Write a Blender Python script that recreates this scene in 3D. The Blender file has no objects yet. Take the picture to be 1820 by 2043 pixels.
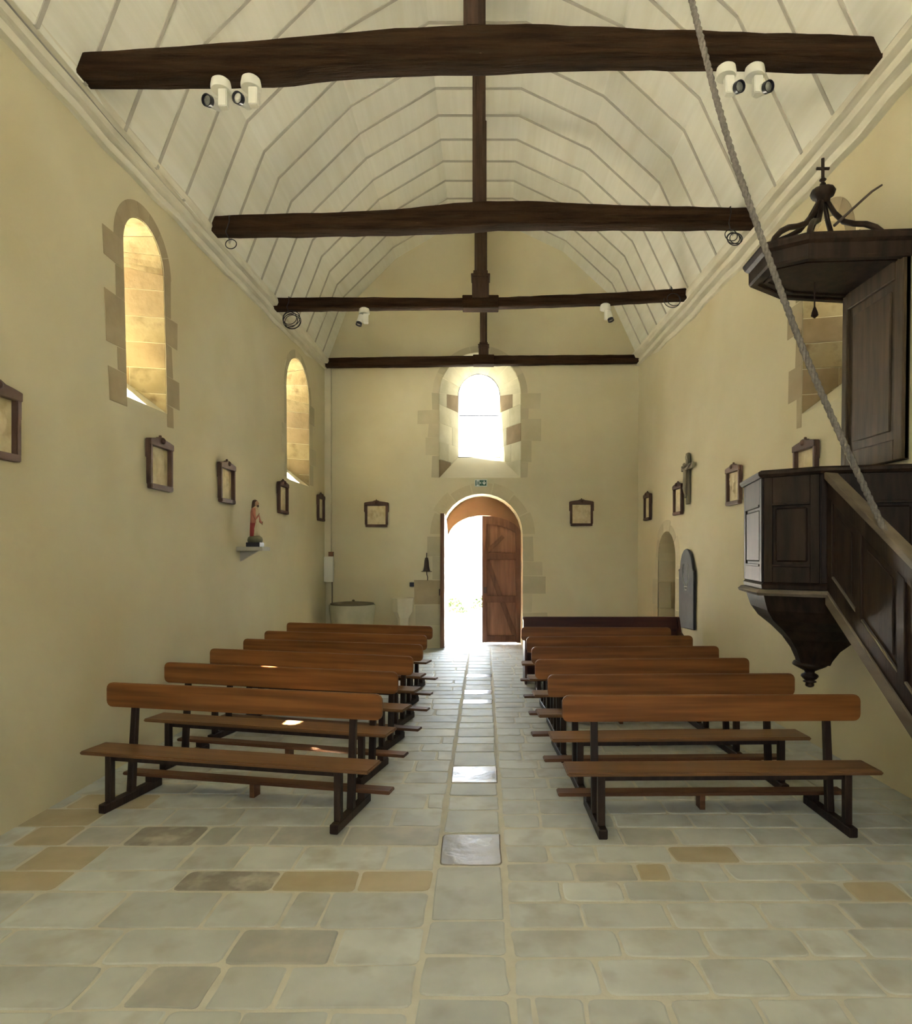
import bpy, bmesh, math, random
from mathutils import Vector, Matrix
from mathutils.geometry import delaunay_2d_cdt

random.seed(7)
S = bpy.context.scene
COL = S.collection

# ------------------------------------------------------------------ camera, light, exposure
F, CX, CY, EYE = 1300.0, 967.0, 1106.0, 1.762     # focal length and vanishing point in pixels, eye height
cam_d = bpy.data.cameras.new('camera'); cam = bpy.data.objects.new('camera', cam_d); COL.objects.link(cam)
cam.location = (0, 0, EYE); cam.rotation_euler = (math.radians(90), 0, 0)
cam_d.sensor_fit = 'HORIZONTAL'; cam_d.sensor_width = 36.0
cam_d.lens = F / 1820 * 36.0
cam_d.shift_x = -(CX - 910.0) / 1820
cam_d.shift_y = (CY - 1021.5) / 1820
cam_d.clip_start = 0.02
S.camera = cam

wd = bpy.data.worlds.new('sky'); S.world = wd; wd.use_nodes = True
bg = wd.node_tree.nodes['Background']
bg.inputs[0].default_value = (0.76, 0.88, 1.0, 1); bg.inputs[1].default_value = 8.0

sun_d = bpy.data.lights.new('sun', 'SUN'); sun_d.energy = 190.0; sun_d.angle = math.radians(0.8); sun_d.color = (1.0, 0.965, 0.90)
sun = bpy.data.objects.new('sun', sun_d); COL.objects.link(sun)
SUN_DIR = Vector((0.545, -0.15, -1.0)).normalized()
sun.rotation_euler = SUN_DIR.to_track_quat('-Z', 'Y').to_euler(); sun.location = (-8, 14, 14)

S.view_settings.view_transform = 'Standard'; S.view_settings.look = 'None'
S.view_settings.exposure = 1.5; S.view_settings.gamma = 1.0; S.view_settings.use_curve_mapping = False
S.cycles.use_denoising = True; S.cycles.use_light_tree = False
S.cycles.max_bounces = 6; S.cycles.diffuse_bounces = 4; S.cycles.glossy_bounces = 2; S.cycles.transmission_bounces = 2; S.cycles.adaptive_threshold = 0.03; S.cycles.sample_clamp_indirect = 20.0

GLASS_SIDE, GLASS_WEST, GLASS_REAR = .6, 1.1, .8

# sky portals in the openings guide the daylight sampling
def portal(loc, rot, sx, sy):
    ld = bpy.data.lights.new('daylight_portal', 'AREA'); ld.shape = 'RECTANGLE'; ld.size = sx; ld.size_y = sy; ld.cycles.is_portal = True
    o = bpy.data.objects.new('daylight_portal', ld); COL.objects.link(o); o.location = loc; o.rotation_euler = rot
R90 = math.radians(90)
portal((-.05, 13.2, 1.25), (-R90, 0, 0), 1.5, 2.7)          # door
portal((-.11, 13.1, 4.5), (-R90, 0, 0), .9, 1.8)           # west window
portal((-3.95, 5.99, 4.25), (0, -R90, 0), 1.3, .5)         # left windows
portal((-3.90, 10.55, 4.1), (0, -R90, 0), 1.4, .6)
portal((-3.95, .8, 4.05), (0, -R90, 0), 1.5, .7)  # added unseen window beside the camera
portal((0, -4.65, 3.7), (R90, 0, 0), 2.5, 3.6)             # added fill-light window behind the camera

# ------------------------------------------------------------------ helpers
def P(px, py, d): return Vector(((px - CX) * d / F, d, EYE + (CY - py) * d / F))
def lerp(a, b, t): return a + (b - a) * t
def pl(pts, x):
    if x <= pts[0][0]: return pts[0][1]
    for (a, va), (b, vb) in zip(pts, pts[1:]):
        if x <= b: return lerp(va, vb, (x - a) / (b - a))
    return pts[-1][1]
EAVE = 5.25
YB = 12.25                     # inner face of the west wall
YR = -4.0                      # wall behind the photographer
def XL(y, z):
    lo = pl([(-5, -3.04), (4, -3.03), (YB, -2.985)], y)
    hi = pl([(-5, -3.18), (4.9, -3.16), (7.2, -3.13), (9.3, -3.06), (YB, -2.975)], y)
    return lerp(lo, hi, z / EAVE)
def XR(y, z):
    lo = pl([(-5, 3.1), (4, 3.08), (7.2, 3.05), (9.3, 2.99), (YB, 2.87)], y)
    hi = pl([(-5, 3.18), (4.9, 3.14), (7.2, 3.11), (9.3, 3.05), (YB, 2.885)], y)
    return lerp(lo, hi, z / EAVE)

class MB:
    def __init__(s): s.v, s.f = [], []
    def add(s, vs, fs):
        n = len(s.v); s.v += [tuple(v) for v in vs]; s.f += [tuple(i + n for i in f) for f in fs]; return s
    def box(s, x0, x1, y0, y1, z0, z1):
        return s.add([(x0,y0,z0),(x1,y0,z0),(x1,y1,z0),(x0,y1,z0),(x0,y0,z1),(x1,y0,z1),(x1,y1,z1),(x0,y1,z1)],
                     [(3,2,1,0),(4,5,6,7),(0,1,5,4),(1,2,6,5),(2,3,7,6),(3,0,4,7)])
    def prism(s, poly, off):          # polygon of 3-D points extruded by a vector
        n = len(poly); off = Vector(off)
        vs = [Vector(p) for p in poly] + [Vector(p) + off for p in poly]
        return s.add(vs, [tuple(range(n))[::-1], tuple(range(n, 2*n))] + [(i, (i+1) % n, n + (i+1) % n, n + i) for i in range(n)])
    def rings(s, rows, closed=True, cap0=True, cap1=True):
        n = len(rows[0]); vs = [p for r in rows for p in r]; fs = []
        for k in range(len(rows) - 1):
            for i in range(n if closed else n - 1):
                j = (i + 1) % n
                fs.append((k*n+i, k*n+j, (k+1)*n+j, (k+1)*n+i))
        if closed and cap0: fs.append(tuple(range(n))[::-1])
        if closed and cap1: fs.append(tuple((len(rows)-1)*n + i for i in range(n)))
        return s.add(vs, fs)
    def lathe(s, c, prof, n=20, sx=1.0, sy=1.0, rot=0.0):
        rows = [[(c[0] + sx*r*math.cos(2*math.pi*i/n + rot), c[1] + sy*r*math.sin(2*math.pi*i/n + rot), c[2] + z) for i in range(n)] for r, z in prof]
        return s.rings(rows)
    def tube(s, pts, r, n=8, closed=False):
        pts = [Vector(p) for p in pts]; m = len(pts); rows = []; up = None
        for i, p in enumerate(pts):
            if closed: t = pts[(i+1) % m] - pts[i-1]
            else: t = pts[min(i+1, m-1)] - pts[max(i-1, 0)]
            t.normalize()
            if up is None:
                up = Vector((0,0,1)) if abs(t.z) < .9 else Vector((1,0,0))
            a = t.cross(up)
            if a.length < 1e-6: a = t.orthogonal()
            a.normalize(); b = a.cross(t).normalized(); up = b
            rr = r[i] if isinstance(r, (list, tuple)) else r
            rows.append([p + a*rr*math.cos(2*math.pi*k/n) + b*rr*math.sin(2*math.pi*k/n) for k in range(n)])
        if closed:
            rows.append(rows[0]); return s.rings(rows, True, False, False)
        return s.rings(rows)
    def patch(s, fn, nf, a0, a1, b0, b1, na, nb, ho, hi):   # slab on a parametric surface
        na += 1; nb += 1; top, bot = [], []
        for i in range(na):
            for j in range(nb):
                a, b = lerp(a0, a1, i/(na-1)), lerp(b0, b1, j/(nb-1))
                p = Vector(fn(a, b)); n = Vector(nf(a, b)).normalized()
                top.append(p + n*ho); bot.append(p - n*hi)
        m = na*nb; I = lambda i, j: i*nb + j; fs = []
        for i in range(na-1):
            for j in range(nb-1):
                q = (I(i,j), I(i+1,j), I(i+1,j+1), I(i,j+1)); fs.append(q); fs.append(tuple(m + k for k in q[::-1]))
        edge = [I(i,0) for i in range(na)] + [I(na-1,j) for j in range(1,nb)] + [I(i,nb-1) for i in range(na-2,-1,-1)] + [I(0,j) for j in range(nb-2,0,-1)]
        for k in range(len(edge)):
            a, b = edge[k], edge[(k+1) % len(edge)]; fs.append((b, a, m+a, m+b))
        return s.add(top + bot, fs)
    def build(s, name, mat, parent=None, smooth=False, bevel=0, seg=2, fixn=True):
        me = bpy.data.meshes.new(name); me.from_pydata(s.v, [], s.f)
        if fixn or bevel:
            bm = bmesh.new(); bm.from_mesh(me)
            if bevel:
                ed = [e for e in bm.edges if len(e.link_faces) == 2 and e.calc_face_angle(0) > 0.5]
                bmesh.ops.bevel(bm, geom=ed, offset=bevel, segments=seg, affect='EDGES', clamp_overlap=True)
            bmesh.ops.recalc_face_normals(bm, faces=bm.faces); bm.to_mesh(me); bm.free()
        if smooth:
            for p in me.polygons: p.use_smooth = True
        me.materials.append(mat)
        o = bpy.data.objects.new(name, me); COL.objects.link(o)
        if parent: o.parent = parent
        return o
def smooth_angle(o, ang=40):
    me = o.data
    for p in me.polygons: p.use_smooth = True
    bm = bmesh.new(); bm.from_mesh(me)
    for e in bm.edges:
        if len(e.link_faces) == 2 and e.calc_face_angle(0) > math.radians(ang): e.smooth = False
    bm.to_mesh(me); bm.free(); return o
def tag(o, label=None, cat=None, group=None, kind=None):
    if label: o['label'] = label
    if cat: o['category'] = cat
    if group: o['group'] = group
    if kind: o['kind'] = kind
    return o
def thing(name, loc, rz, label, cat, group=None):
    o = bpy.data.objects.new(name, None); COL.objects.link(o); o.location = loc; o.rotation_euler = (0, 0, rz)
    o.empty_display_size = .2
    return tag(o, label, cat, group)

# ------------------------------------------------------------------ materials
MATS = {}
def mat(name, c1, c2=None, scale=4.0, rough=.8, bump=.15, bscale=30.0, spec=.3, stretch=(1,1,1), rand=0.0, c3=None, s3=1.0, metal=0.0, rmap=None, dist=0.01, detail=3):
    m = bpy.data.materials.new(name); m.use_nodes = True; nt = m.node_tree; N = nt.nodes; L = nt.links
    b = N['Principled BSDF']; b.inputs['Roughness'].default_value = rough; b.inputs['Specular IOR Level'].default_value = spec
    b.inputs['Metallic'].default_value = metal
    tc = N.new('ShaderNodeTexCoord'); mp = N.new('ShaderNodeMapping'); mp.inputs['Scale'].default_value = stretch
    oi = N.new('ShaderNodeObjectInfo'); va = N.new('ShaderNodeVectorMath'); va.operation = 'ADD'
    sc = N.new('ShaderNodeVectorMath'); sc.operation = 'SCALE'; sc.inputs[0].default_value = (13.1, 7.7, 5.3)
    L.new(oi.outputs['Random'], sc.inputs['Scale'])
    L.new(tc.outputs['Object'], va.inputs[0]); L.new(sc.outputs[0], va.inputs[1]); L.new(va.outputs[0], mp.inputs['Vector'])
    n1 = N.new('ShaderNodeTexNoise'); n1.inputs['Scale'].default_value = scale; n1.inputs['Detail'].default_value = detail
    L.new(mp.outputs[0], n1.inputs['Vector'])
    r1 = N.new('ShaderNodeValToRGB'); r1.color_ramp.elements[0].position = .34; r1.color_ramp.elements[1].position = .66
    r1.color_ramp.elements[0].color = (*c1, 1); r1.color_ramp.elements[1].color = (*(c2 or c1), 1)
    L.new(n1.outputs['Fac'], r1.inputs['Fac']); col = r1.outputs['Color']
    if c3:
        n3 = N.new('ShaderNodeTexNoise'); n3.inputs['Scale'].default_value = s3; n3.inputs['Detail'].default_value = 3
        L.new(mp.outputs[0], n3.inputs['Vector'])
        r3 = N.new('ShaderNodeValToRGB'); r3.color_ramp.elements[0].position = .5; r3.color_ramp.elements[1].position = .72
        L.new(n3.outputs['Fac'], r3.inputs['Fac'])
        mx = N.new('ShaderNodeMix'); mx.data_type = 'RGBA'; L.new(r3.outputs['Color'], mx.inputs[0]); L.new(col, mx.inputs[6]); mx.inputs[7].default_value = (*c3, 1)
        col = mx.outputs[2]
    if rand:
        h = N.new('ShaderNodeHueSaturation'); mr = N.new('ShaderNodeMapRange')
        mr.inputs['To Min'].default_value = 1 - rand; mr.inputs['To Max'].default_value = 1 + rand
        L.new(oi.outputs['Random'], mr.inputs['Value']); L.new(mr.outputs[0], h.inputs['Value']); L.new(col, h.inputs['Color']); col = h.outputs['Color']
    L.new(col, b.inputs['Base Color'])
    if rmap:
        r2 = N.new('ShaderNodeMapRange'); r2.inputs['To Min'].default_value, r2.inputs['To Max'].default_value = rmap
        L.new(n1.outputs['Fac'], r2.inputs['Value']); L.new(r2.outputs[0], b.inputs['Roughness'])
    if bump:
        nb = N.new('ShaderNodeTexNoise'); nb.inputs['Scale'].default_value = bscale; nb.inputs['Detail'].default_value = 3
        L.new(mp.outputs[0], nb.inputs['Vector'])
        bp = N.new('ShaderNodeBump'); bp.inputs['Strength'].default_value = bump; bp.inputs['Distance'].default_value = dist
        L.new(nb.outputs['Fac'], bp.inputs['Height']); L.new(bp.outputs[0], b.inputs['Normal'])
    MATS[name] = m; return m

M_PLASTER = mat('lime_plaster', (.625, .562, .378), (.685, .622, .442), 1.1, .92, .35, 9, .15, c3=(.585,.505,.315), s3=.55, dist=.012)
M_STONE = mat('window_stone', (.27, .205, .10), (.38, .31, .17), 3, .88, .5, 18, .2, rand=.14, c3=(.17,.115,.052), s3=6)
M_STONE_B = mat('window_stone_brown', (.23, .165, .085), (.29, .215, .115), 4, .9, .5, 16, .2, rand=.12)
M_STONE_P = mat('window_stone_pale', (.46, .42, .27), (.54, .50, .34), 3, .88, .4, 18, .2, rand=.12)
M_QUOIN = mat('flush_quoin', (.36, .29, .18), (.43, .35, .225), 3, .9, .3, 22, .15, rand=.10)
M_QUOIN_PALE = mat('flush_quoin_pale', (.50, .45, .30), (.56, .50, .35), 3, .9, .3, 22, .15, rand=.10)
M_VOUSS = mat('door_arch_stone', (.57, .50, .325), (.63, .56, .38), 3, .9, .3, 22, .15, rand=.05)
M_MORTAR = mat('sandy_mortar', (.56, .535, .45), (.62, .595, .51), 8, .9, .3, 60, .2)
M_FLAG = mat('flagstone_pale', (.47, .485, .455), (.57, .585, .555), 3.5, .62, .35, 12, .45, rand=.09, c3=(.42,.41,.36), s3=5, rmap=(.46,.72), dist=.006)
M_FLAG_GREY = mat('flagstone_grey', (.37, .365, .33), (.46, .455, .415), 5, .6, .3, 16, .35, rand=.1, c3=(.5,.47,.4), s3=5, rmap=(.48,.7), dist=.006)
M_FLAG_DARK = mat('flagstone_dark', (.22, .20, .17), (.32, .295, .25), 7, .6, .4, 16, .35, rand=.08, c3=(.46,.43,.37), s3=8, rmap=(.48,.7), dist=.006)
M_FLAG_TAN = mat('flagstone_tan', (.42, .35, .23), (.48, .41, .28), 5, .65, .3, 16, .3, rand=.08, dist=.006)
M_FLAG_WORN = mat('flagstone_worn', (.27, .23, .19), (.38, .33, .27), 4, .24, .5, 7, .5, rand=.06, rmap=(.16,.36), dist=.012)
M_VAULT = mat('white_boarding', (.83, .81, .715), (.87, .85, .76), 2.2, .8, .25, 34, .2, stretch=(9, .5, 9), rand=.02, c3=(.79,.76,.65), s3=.5, dist=.004)
M_STRIP = mat('grey_cover_strip', (.45, .42, .36), (.52, .49, .42), 5, .8, .1, 30, .2)
M_CORNICE = mat('painted_cornice', (.70, .655, .53), (.78, .735, .61), 3, .8, .35, 12, .2, stretch=(4, .8, 4), c3=(.61,.56,.44), s3=2.0, dist=.008)
M_BEAM = mat('old_oak_beam', (.020, .010, .005), (.044, .023, .012), 2.5, .85, .8, 8, .08, stretch=(.7, 9, 9), c3=(.035,.022,.013), s3=3, dist=.02)
M_POST = mat('old_oak_post', (.038, .020, .012), (.07, .038, .022), 2.5, .75, .6, 8, .25, stretch=(9, 9, .7), dist=.01)
M_BENCH = mat('honey_varnished_wood', (.15, .052, .012), (.27, .105, .027), 1.6, .42, .12, 10, .4, stretch=(.7, 14, 14), rand=.10, rmap=(.34,.5), dist=.004)
M_SEAT = mat('worn_varnished_seat', (.15, .070, .027), (.22, .105, .042), 1.6, .45, .12, 10, .4, stretch=(.7, 14, 14), rand=.08, dist=.004)
M_LEG = mat('dark_stained_wood', (.018, .009, .007), (.036, .018, .012), 3, .5, .2, 12, .35, stretch=(8, 8, 1), rand=.1)
M_KNEEL = mat('reddish_plank', (.11, .045, .02), (.16, .07, .032), 2, .5, .15, 10, .35, stretch=(.8, 12, 12), rand=.1)
M_PEW = mat('dark_red_pew_wood', (.050, .012, .008), (.075, .02, .012), 2, .4, .1, 10, .4, stretch=(.8, 10, 10))
M_PULPIT = mat('pulpit_oak', (.014, .008, .006), (.034, .019, .012), 2, .5, .25, 10, .2, stretch=(8, 8, .9), dist=.005)
M_PULPIT_W = mat('pulpit_worn_oak', (.11, .085, .06), (.17, .135, .10), 2, .6, .25, 10, .3, stretch=(4, 1, 4), dist=.005)
M_PANELBACK = mat('pulpit_back_oak', (.04, .026, .013), (.075, .048, .025), 2, .6, .25, 10, .3, stretch=(8, 8, .8), dist=.005)
M_DOOR = mat('door_oak', (.17, .085, .05), (.26, .135, .08), 2, .65, .3, 9, .3, stretch=(8, 8, .8), rand=.12, dist=.005)
M_DOORDARK = mat('door_frame_oak', (.10, .045, .026), (.16, .078, .045), 2, .65, .3, 9, .3, stretch=(8, 8, .8), rand=.1, dist=.005)
M_TYMP = mat('ochre_tympanum', (.19, .105, .06), (.23, .13, .075), 2, .9, .2, 14, .15)
M_FRAME = mat('station_frame_wood', (.075, .038, .026), (.13, .07, .048), 4, .6, .25, 30, .3, rand=.1)
M_RELIEF = mat('cream_plaster_relief', (.66, .55, .34), (.74, .63, .42), 14, .75, .2, 50, .3, rand=.05, c3=(.56,.43,.24), s3=9)
M_WHITE = mat('white_painted_metal', (.72, .70, .62), (.76, .74, .66), 3, .45, 0, 10, .4)
M_TRUNK = mat('plastered_trunking', (.64, .57, .40), (.68, .61, .45), 3, .85, .2, 20, .2)
M_BLACK = mat('black_metal', (.008, .007, .014), (.012, .010, .02), 3, .35, 0, 10, .5)
M_LENS = mat('lamp_reflector', (.75, .76, .78), (.85, .86, .88), 3, .15, 0, 10, .6, metal=.7)
M_CABLE = mat('black_cable', (.012, .010, .014), None, 3, .5, 0, 10, .4)
M_ROPE = mat('hemp_rope', (.16, .14, .125), (.23, .205, .18), 60, .9, .8, 90, .1, dist=.004)
M_GREYSTONE = mat('grey_font_stone', (.40, .37, .26), (.48, .44, .32), 4, .85, .4, 18, .2)
M_PALESTONE = mat('pale_stoup_stone', (.60, .53, .38), (.68, .61, .45), 4, .85, .4, 18, .2)
M_LID = mat('basin_lid_wood', (.13, .11, .07), (.18, .15, .10), 4, .7, .2, 12, .2)
M_SLATE = mat('slate_slab', (.040, .040, .046), (.062, .061, .067), 3, .62, .2, 14, .3, c3=(.085,.082,.086), s3=2)
M_CHALK = mat('engraved_line', (.42, .40, .36), (.48, .46, .42), 9, .8, 0, 10, .2)
M_CROSSW = mat('grey_weathered_wood', (.20, .17, .115), (.26, .225, .155), 4, .8, .4, 14, .2, stretch=(6,6,1))
M_CORPUS = mat('grey_carved_figure', (.26, .225, .155), (.33, .29, .21), 6, .75, .2, 30, .25)
M_REDROBE = mat('red_painted_plaster', (.34, .045, .045), (.42, .07, .06), 6, .55, .1, 30, .35)
M_PINKROBE = mat('rose_painted_plaster', (.42, .15, .10), (.48, .19, .13), 6, .55, .1, 30, .35)
M_CREAMROBE = mat('cream_painted_plaster', (.52, .43, .27), (.58, .49, .32), 6, .6, .1, 30, .3)
M_SKIN = mat('painted_face', (.42, .25, .15), (.46, .28, .17), 6, .6, 0, 30, .3)
M_HAIR = mat('painted_brown_hair', (.06, .035, .02), (.09, .05, .03), 8, .6, .2, 40, .3)
M_ROCK = mat('painted_rock_base', (.10, .10, .055), (.16, .15, .09), 9, .7, .5, 30, .3)
M_SHELF = mat('grey_shelf', (.42, .39, .32), (.48, .45, .38), 5, .6, .1, 20, .3)
M_GREEN = mat('sign_green', (.01, .085, .055), (.012, .10, .065), 3, .5, 0, 10, .4)
M_SIGNW = mat('sign_white', (.78, .82, .78), None, 3, .5, 0, 10, .4)
M_GRAVEL = mat('pale_gravel', (.62, .58, .50), (.70, .66, .58), 30, .95, .4, 80, .1)
M_LEAF = mat('sunlit_leaf', (.018, .032, .006), (.03, .05, .01), 3, .6, 0, 10, .3, rand=.1)
M_STEM = mat('shrub_stem', (.12, .08, .05), None, 3, .8, 0, 10, .2)
M_IRON = mat('dark_iron', (.05, .035, .028), (.08, .055, .045), 6, .55, .2, 30, .4)
M_ROOF = mat('roof_shell', (.3, .28, .25), None, 3, .9, 0, 10, .2)
def glass_mat(name, strength, tint, thru=.92):
    m = bpy.data.materials.new(name); m.use_nodes = True; nt = m.node_tree; N = nt.nodes; L = nt.links
    N.remove(N['Principled BSDF']); out = N['Material Output']
    t = N.new('ShaderNodeBsdfTransparent'); t.inputs[0].default_value = (thru, thru*1.02, thru*.97, 1)
    e = N.new('ShaderNodeEmission'); e.inputs[0].default_value = (*tint, 1); e.inputs[1].default_value = strength
    a = N.new('ShaderNodeAddShader'); L.new(t.outputs[0], a.inputs[0]); L.new(e.outputs[0], a.inputs[1]); L.new(a.outputs[0], out.inputs['Surface'])
    return m
M_GLASS_S = glass_mat('daylit_side_glass', GLASS_SIDE, (1.0, .96, .82), .40)
M_GLASS_W = glass_mat('daylit_west_glass', GLASS_WEST, (.95, .97, 1.0), .07)
M_GLASS_N = glass_mat('daylit_north_glass', GLASS_REAR*.4, (.9, .96, 1.0), .15)
M_GLASS_FILL = glass_mat('fill_glow_glass', GLASS_REAR, (.90, .96, 1.0), .20)  # emissive pane of the added rear window, used as fill light
M_LEAD = mat('lead_bar', (.10, .10, .13), None, 3, .5, 0, 10, .3)

# ------------------------------------------------------------------ openings in the walls
class Arch:      # one arched outline in wall coordinates u (along the wall) and z
    def __init__(s, u0, u1, z0, zs, n=16, rise=None):
        s.u0, s.u1, s.z0, s.zs, s.n = u0, u1, z0, zs, n; s.c = (u0+u1)/2; s.r = (u1-u0)/2; s.rise = rise or s.r
    def arc(s, th, grow=0): return (s.c + (s.r+grow)*math.cos(th), s.zs + (s.rise+grow)*math.sin(th))
    def pts(s):
        return [(s.u0, s.z0), (s.u1, s.z0)] + [s.arc(math.pi*i/s.n) for i in range(s.n+1)]
def inside(p, poly):
    c = False; n = len(poly)
    for i in range(n):
        a, b = poly[i], poly[i-1]
        if (a[1] > p[1]) != (b[1] > p[1]) and p[0] < (b[0]-a[0])*(p[1]-a[1])/(b[1]-a[1]) + a[0]: c = not c
    return c
def face_with_holes(mb, mp, u0, u1, v0, v1, holes, step=.6):
    vs = [Vector((u0,v0)), Vector((u1,v0)), Vector((u1,v1)), Vector((u0,v1))]; ed = [(0,1),(1,2),(2,3),(3,0)]
    for h in holes:
        b = len(vs); vs += [Vector(p) for p in h]; n = len(h); ed += [(b+i, b+(i+1) % n) for i in range(n)]
    nu, nv = max(2, round((u1-u0)/step)), max(2, round((v1-v0)/step))
    for i in range(nu+1):
        for j in range(nv+1):
            if 0 < i < nu and 0 < j < nv:
                p = (lerp(u0,u1,i/nu), lerp(v0,v1,j/nv))
                if any(inside(p, h) for h in holes): continue
                if any((p[0]-q[0])**2 + (p[1]-q[1])**2 < .02 for h in holes for q in h): continue
                vs.append(Vector(p))
            elif (i in (0,nu)) != (j in (0,nv)):
                vs.append(Vector((lerp(u0,u1,i/nu), lerp(v0,v1,j/nv))))
    ov, oe, of, *_ = delaunay_2d_cdt(vs, ed, [], 0, 1e-5)
    tris = []
    for f in of:
        c = sum((ov[i] for i in f), Vector((0,0))) / len(f)
        if not any(inside(c, h) for h in holes): tris.append(tuple(f))
    mb.add([mp(p.x, p.y) for p in ov], tris)
def wall(name, mi, mo, u0, u1, v0, v1, ops, m, label):
    mb = MB()
    face_with_holes(mb, mi, u0, u1, v0, v1, [a.pts() for a, b in ops])
    face_with_holes(mb, mo, u0, u1, v0, v1, [b.pts() for a, b in ops])
    for a, b in ops:
        pa, pb = a.pts(), b.pts()
        mb.rings([[mi(*p) for p in pa], [mo(*p) for p in pb]], True, False, False)
    mb.rings([[mi(u0,v0), mi(u1,v0), mi(u1,v1), mi(u0,v1)], [mo(u0,v0), mo(u1,v0), mo(u1,v1), mo(u0,v1)]], True, False, False)
    o = mb.build(name, m, fixn=False)
    return tag(o, label, 'wall', kind='structure')

TH = .75
mLi = lambda u, v: Vector((XL(u, v), u, v)); mLo = lambda u, v: Vector((XL(u, v) - TH, u, v))
mRi = lambda u, v: Vector((XR(u, v), u, v)); mRo = lambda u, v: Vector((XR(u, v) + TH, u, v))
mBi = lambda u, v: Vector((u, YB, v));       mBo = lambda u, v: Vector((u, YB + .8, v))
mEi = lambda u, v: Vector((u, YR, v));       mEo = lambda u, v: Vector((u, YR - .6, v))

W1i, W1o = Arch(5.64, 6.34, 3.13, 4.47), Arch(5.81, 6.17, 3.74, 4.58)
W2i, W2o = Arch(9.96, 11.15, 2.92, 4.33), Arch(10.30, 10.80, 3.55, 4.45)
W4i, W4o = Arch(.3, 1.3, 2.9, 4.3), Arch(.5, 1.1, 3.4, 4.4)
W3i, W3o = Arch(5.62, 6.36, 3.13, 4.47), Arch(5.81, 6.17, 3.74, 4.58)
WWi, WWo = Arch(-.858, .688, 3.20, 4.79), Arch(-.502, .281, 3.74, 4.93, rise=.41)
DRi = Arch(-.82, .716, -.03, 2.135); DRo = Arch(-.82, .716, -.03, 2.135)
ERi, ERo = Arch(-1.5, 1.5, 1.6, 4.2), Arch(-1.2, 1.2, 2.0, 4.2)
TDi = Arch(10.13, 11.0, -.03, 1.70); TDo = Arch(10.13, 11.0, -.03, 1.70)

wl = wall('wall_left', mLi, mLo, YR, YB + .3, -.1, 5.45, [(W1i, W1o), (W2i, W2o), (W4i, W4o)], M_PLASTER, 'long cream plastered wall on the left with two arched windows')
wr = wall('wall_right', mRi, mRo, YR, YB + .3, -.1, 5.45, [(W3i, W3o), (W4i, W4o), (TDi, TDo)], M_PLASTER, 'long cream plastered wall on the right behind the pulpit')
wb = wall('wall_back', mBi, mBo, -3.9, 3.9, -.1, 8.6, [(DRi, DRo), (WWi, WWo)], M_PLASTER, 'cream plastered end wall with the open door and arched window')
we = wall('wall_front', mEi, mEo, -3.9, 3.9, -.1, 8.6, [(ERi, ERo)], M_PLASTER, 'plastered wall behind the photographer with an added fill-light window')

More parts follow.
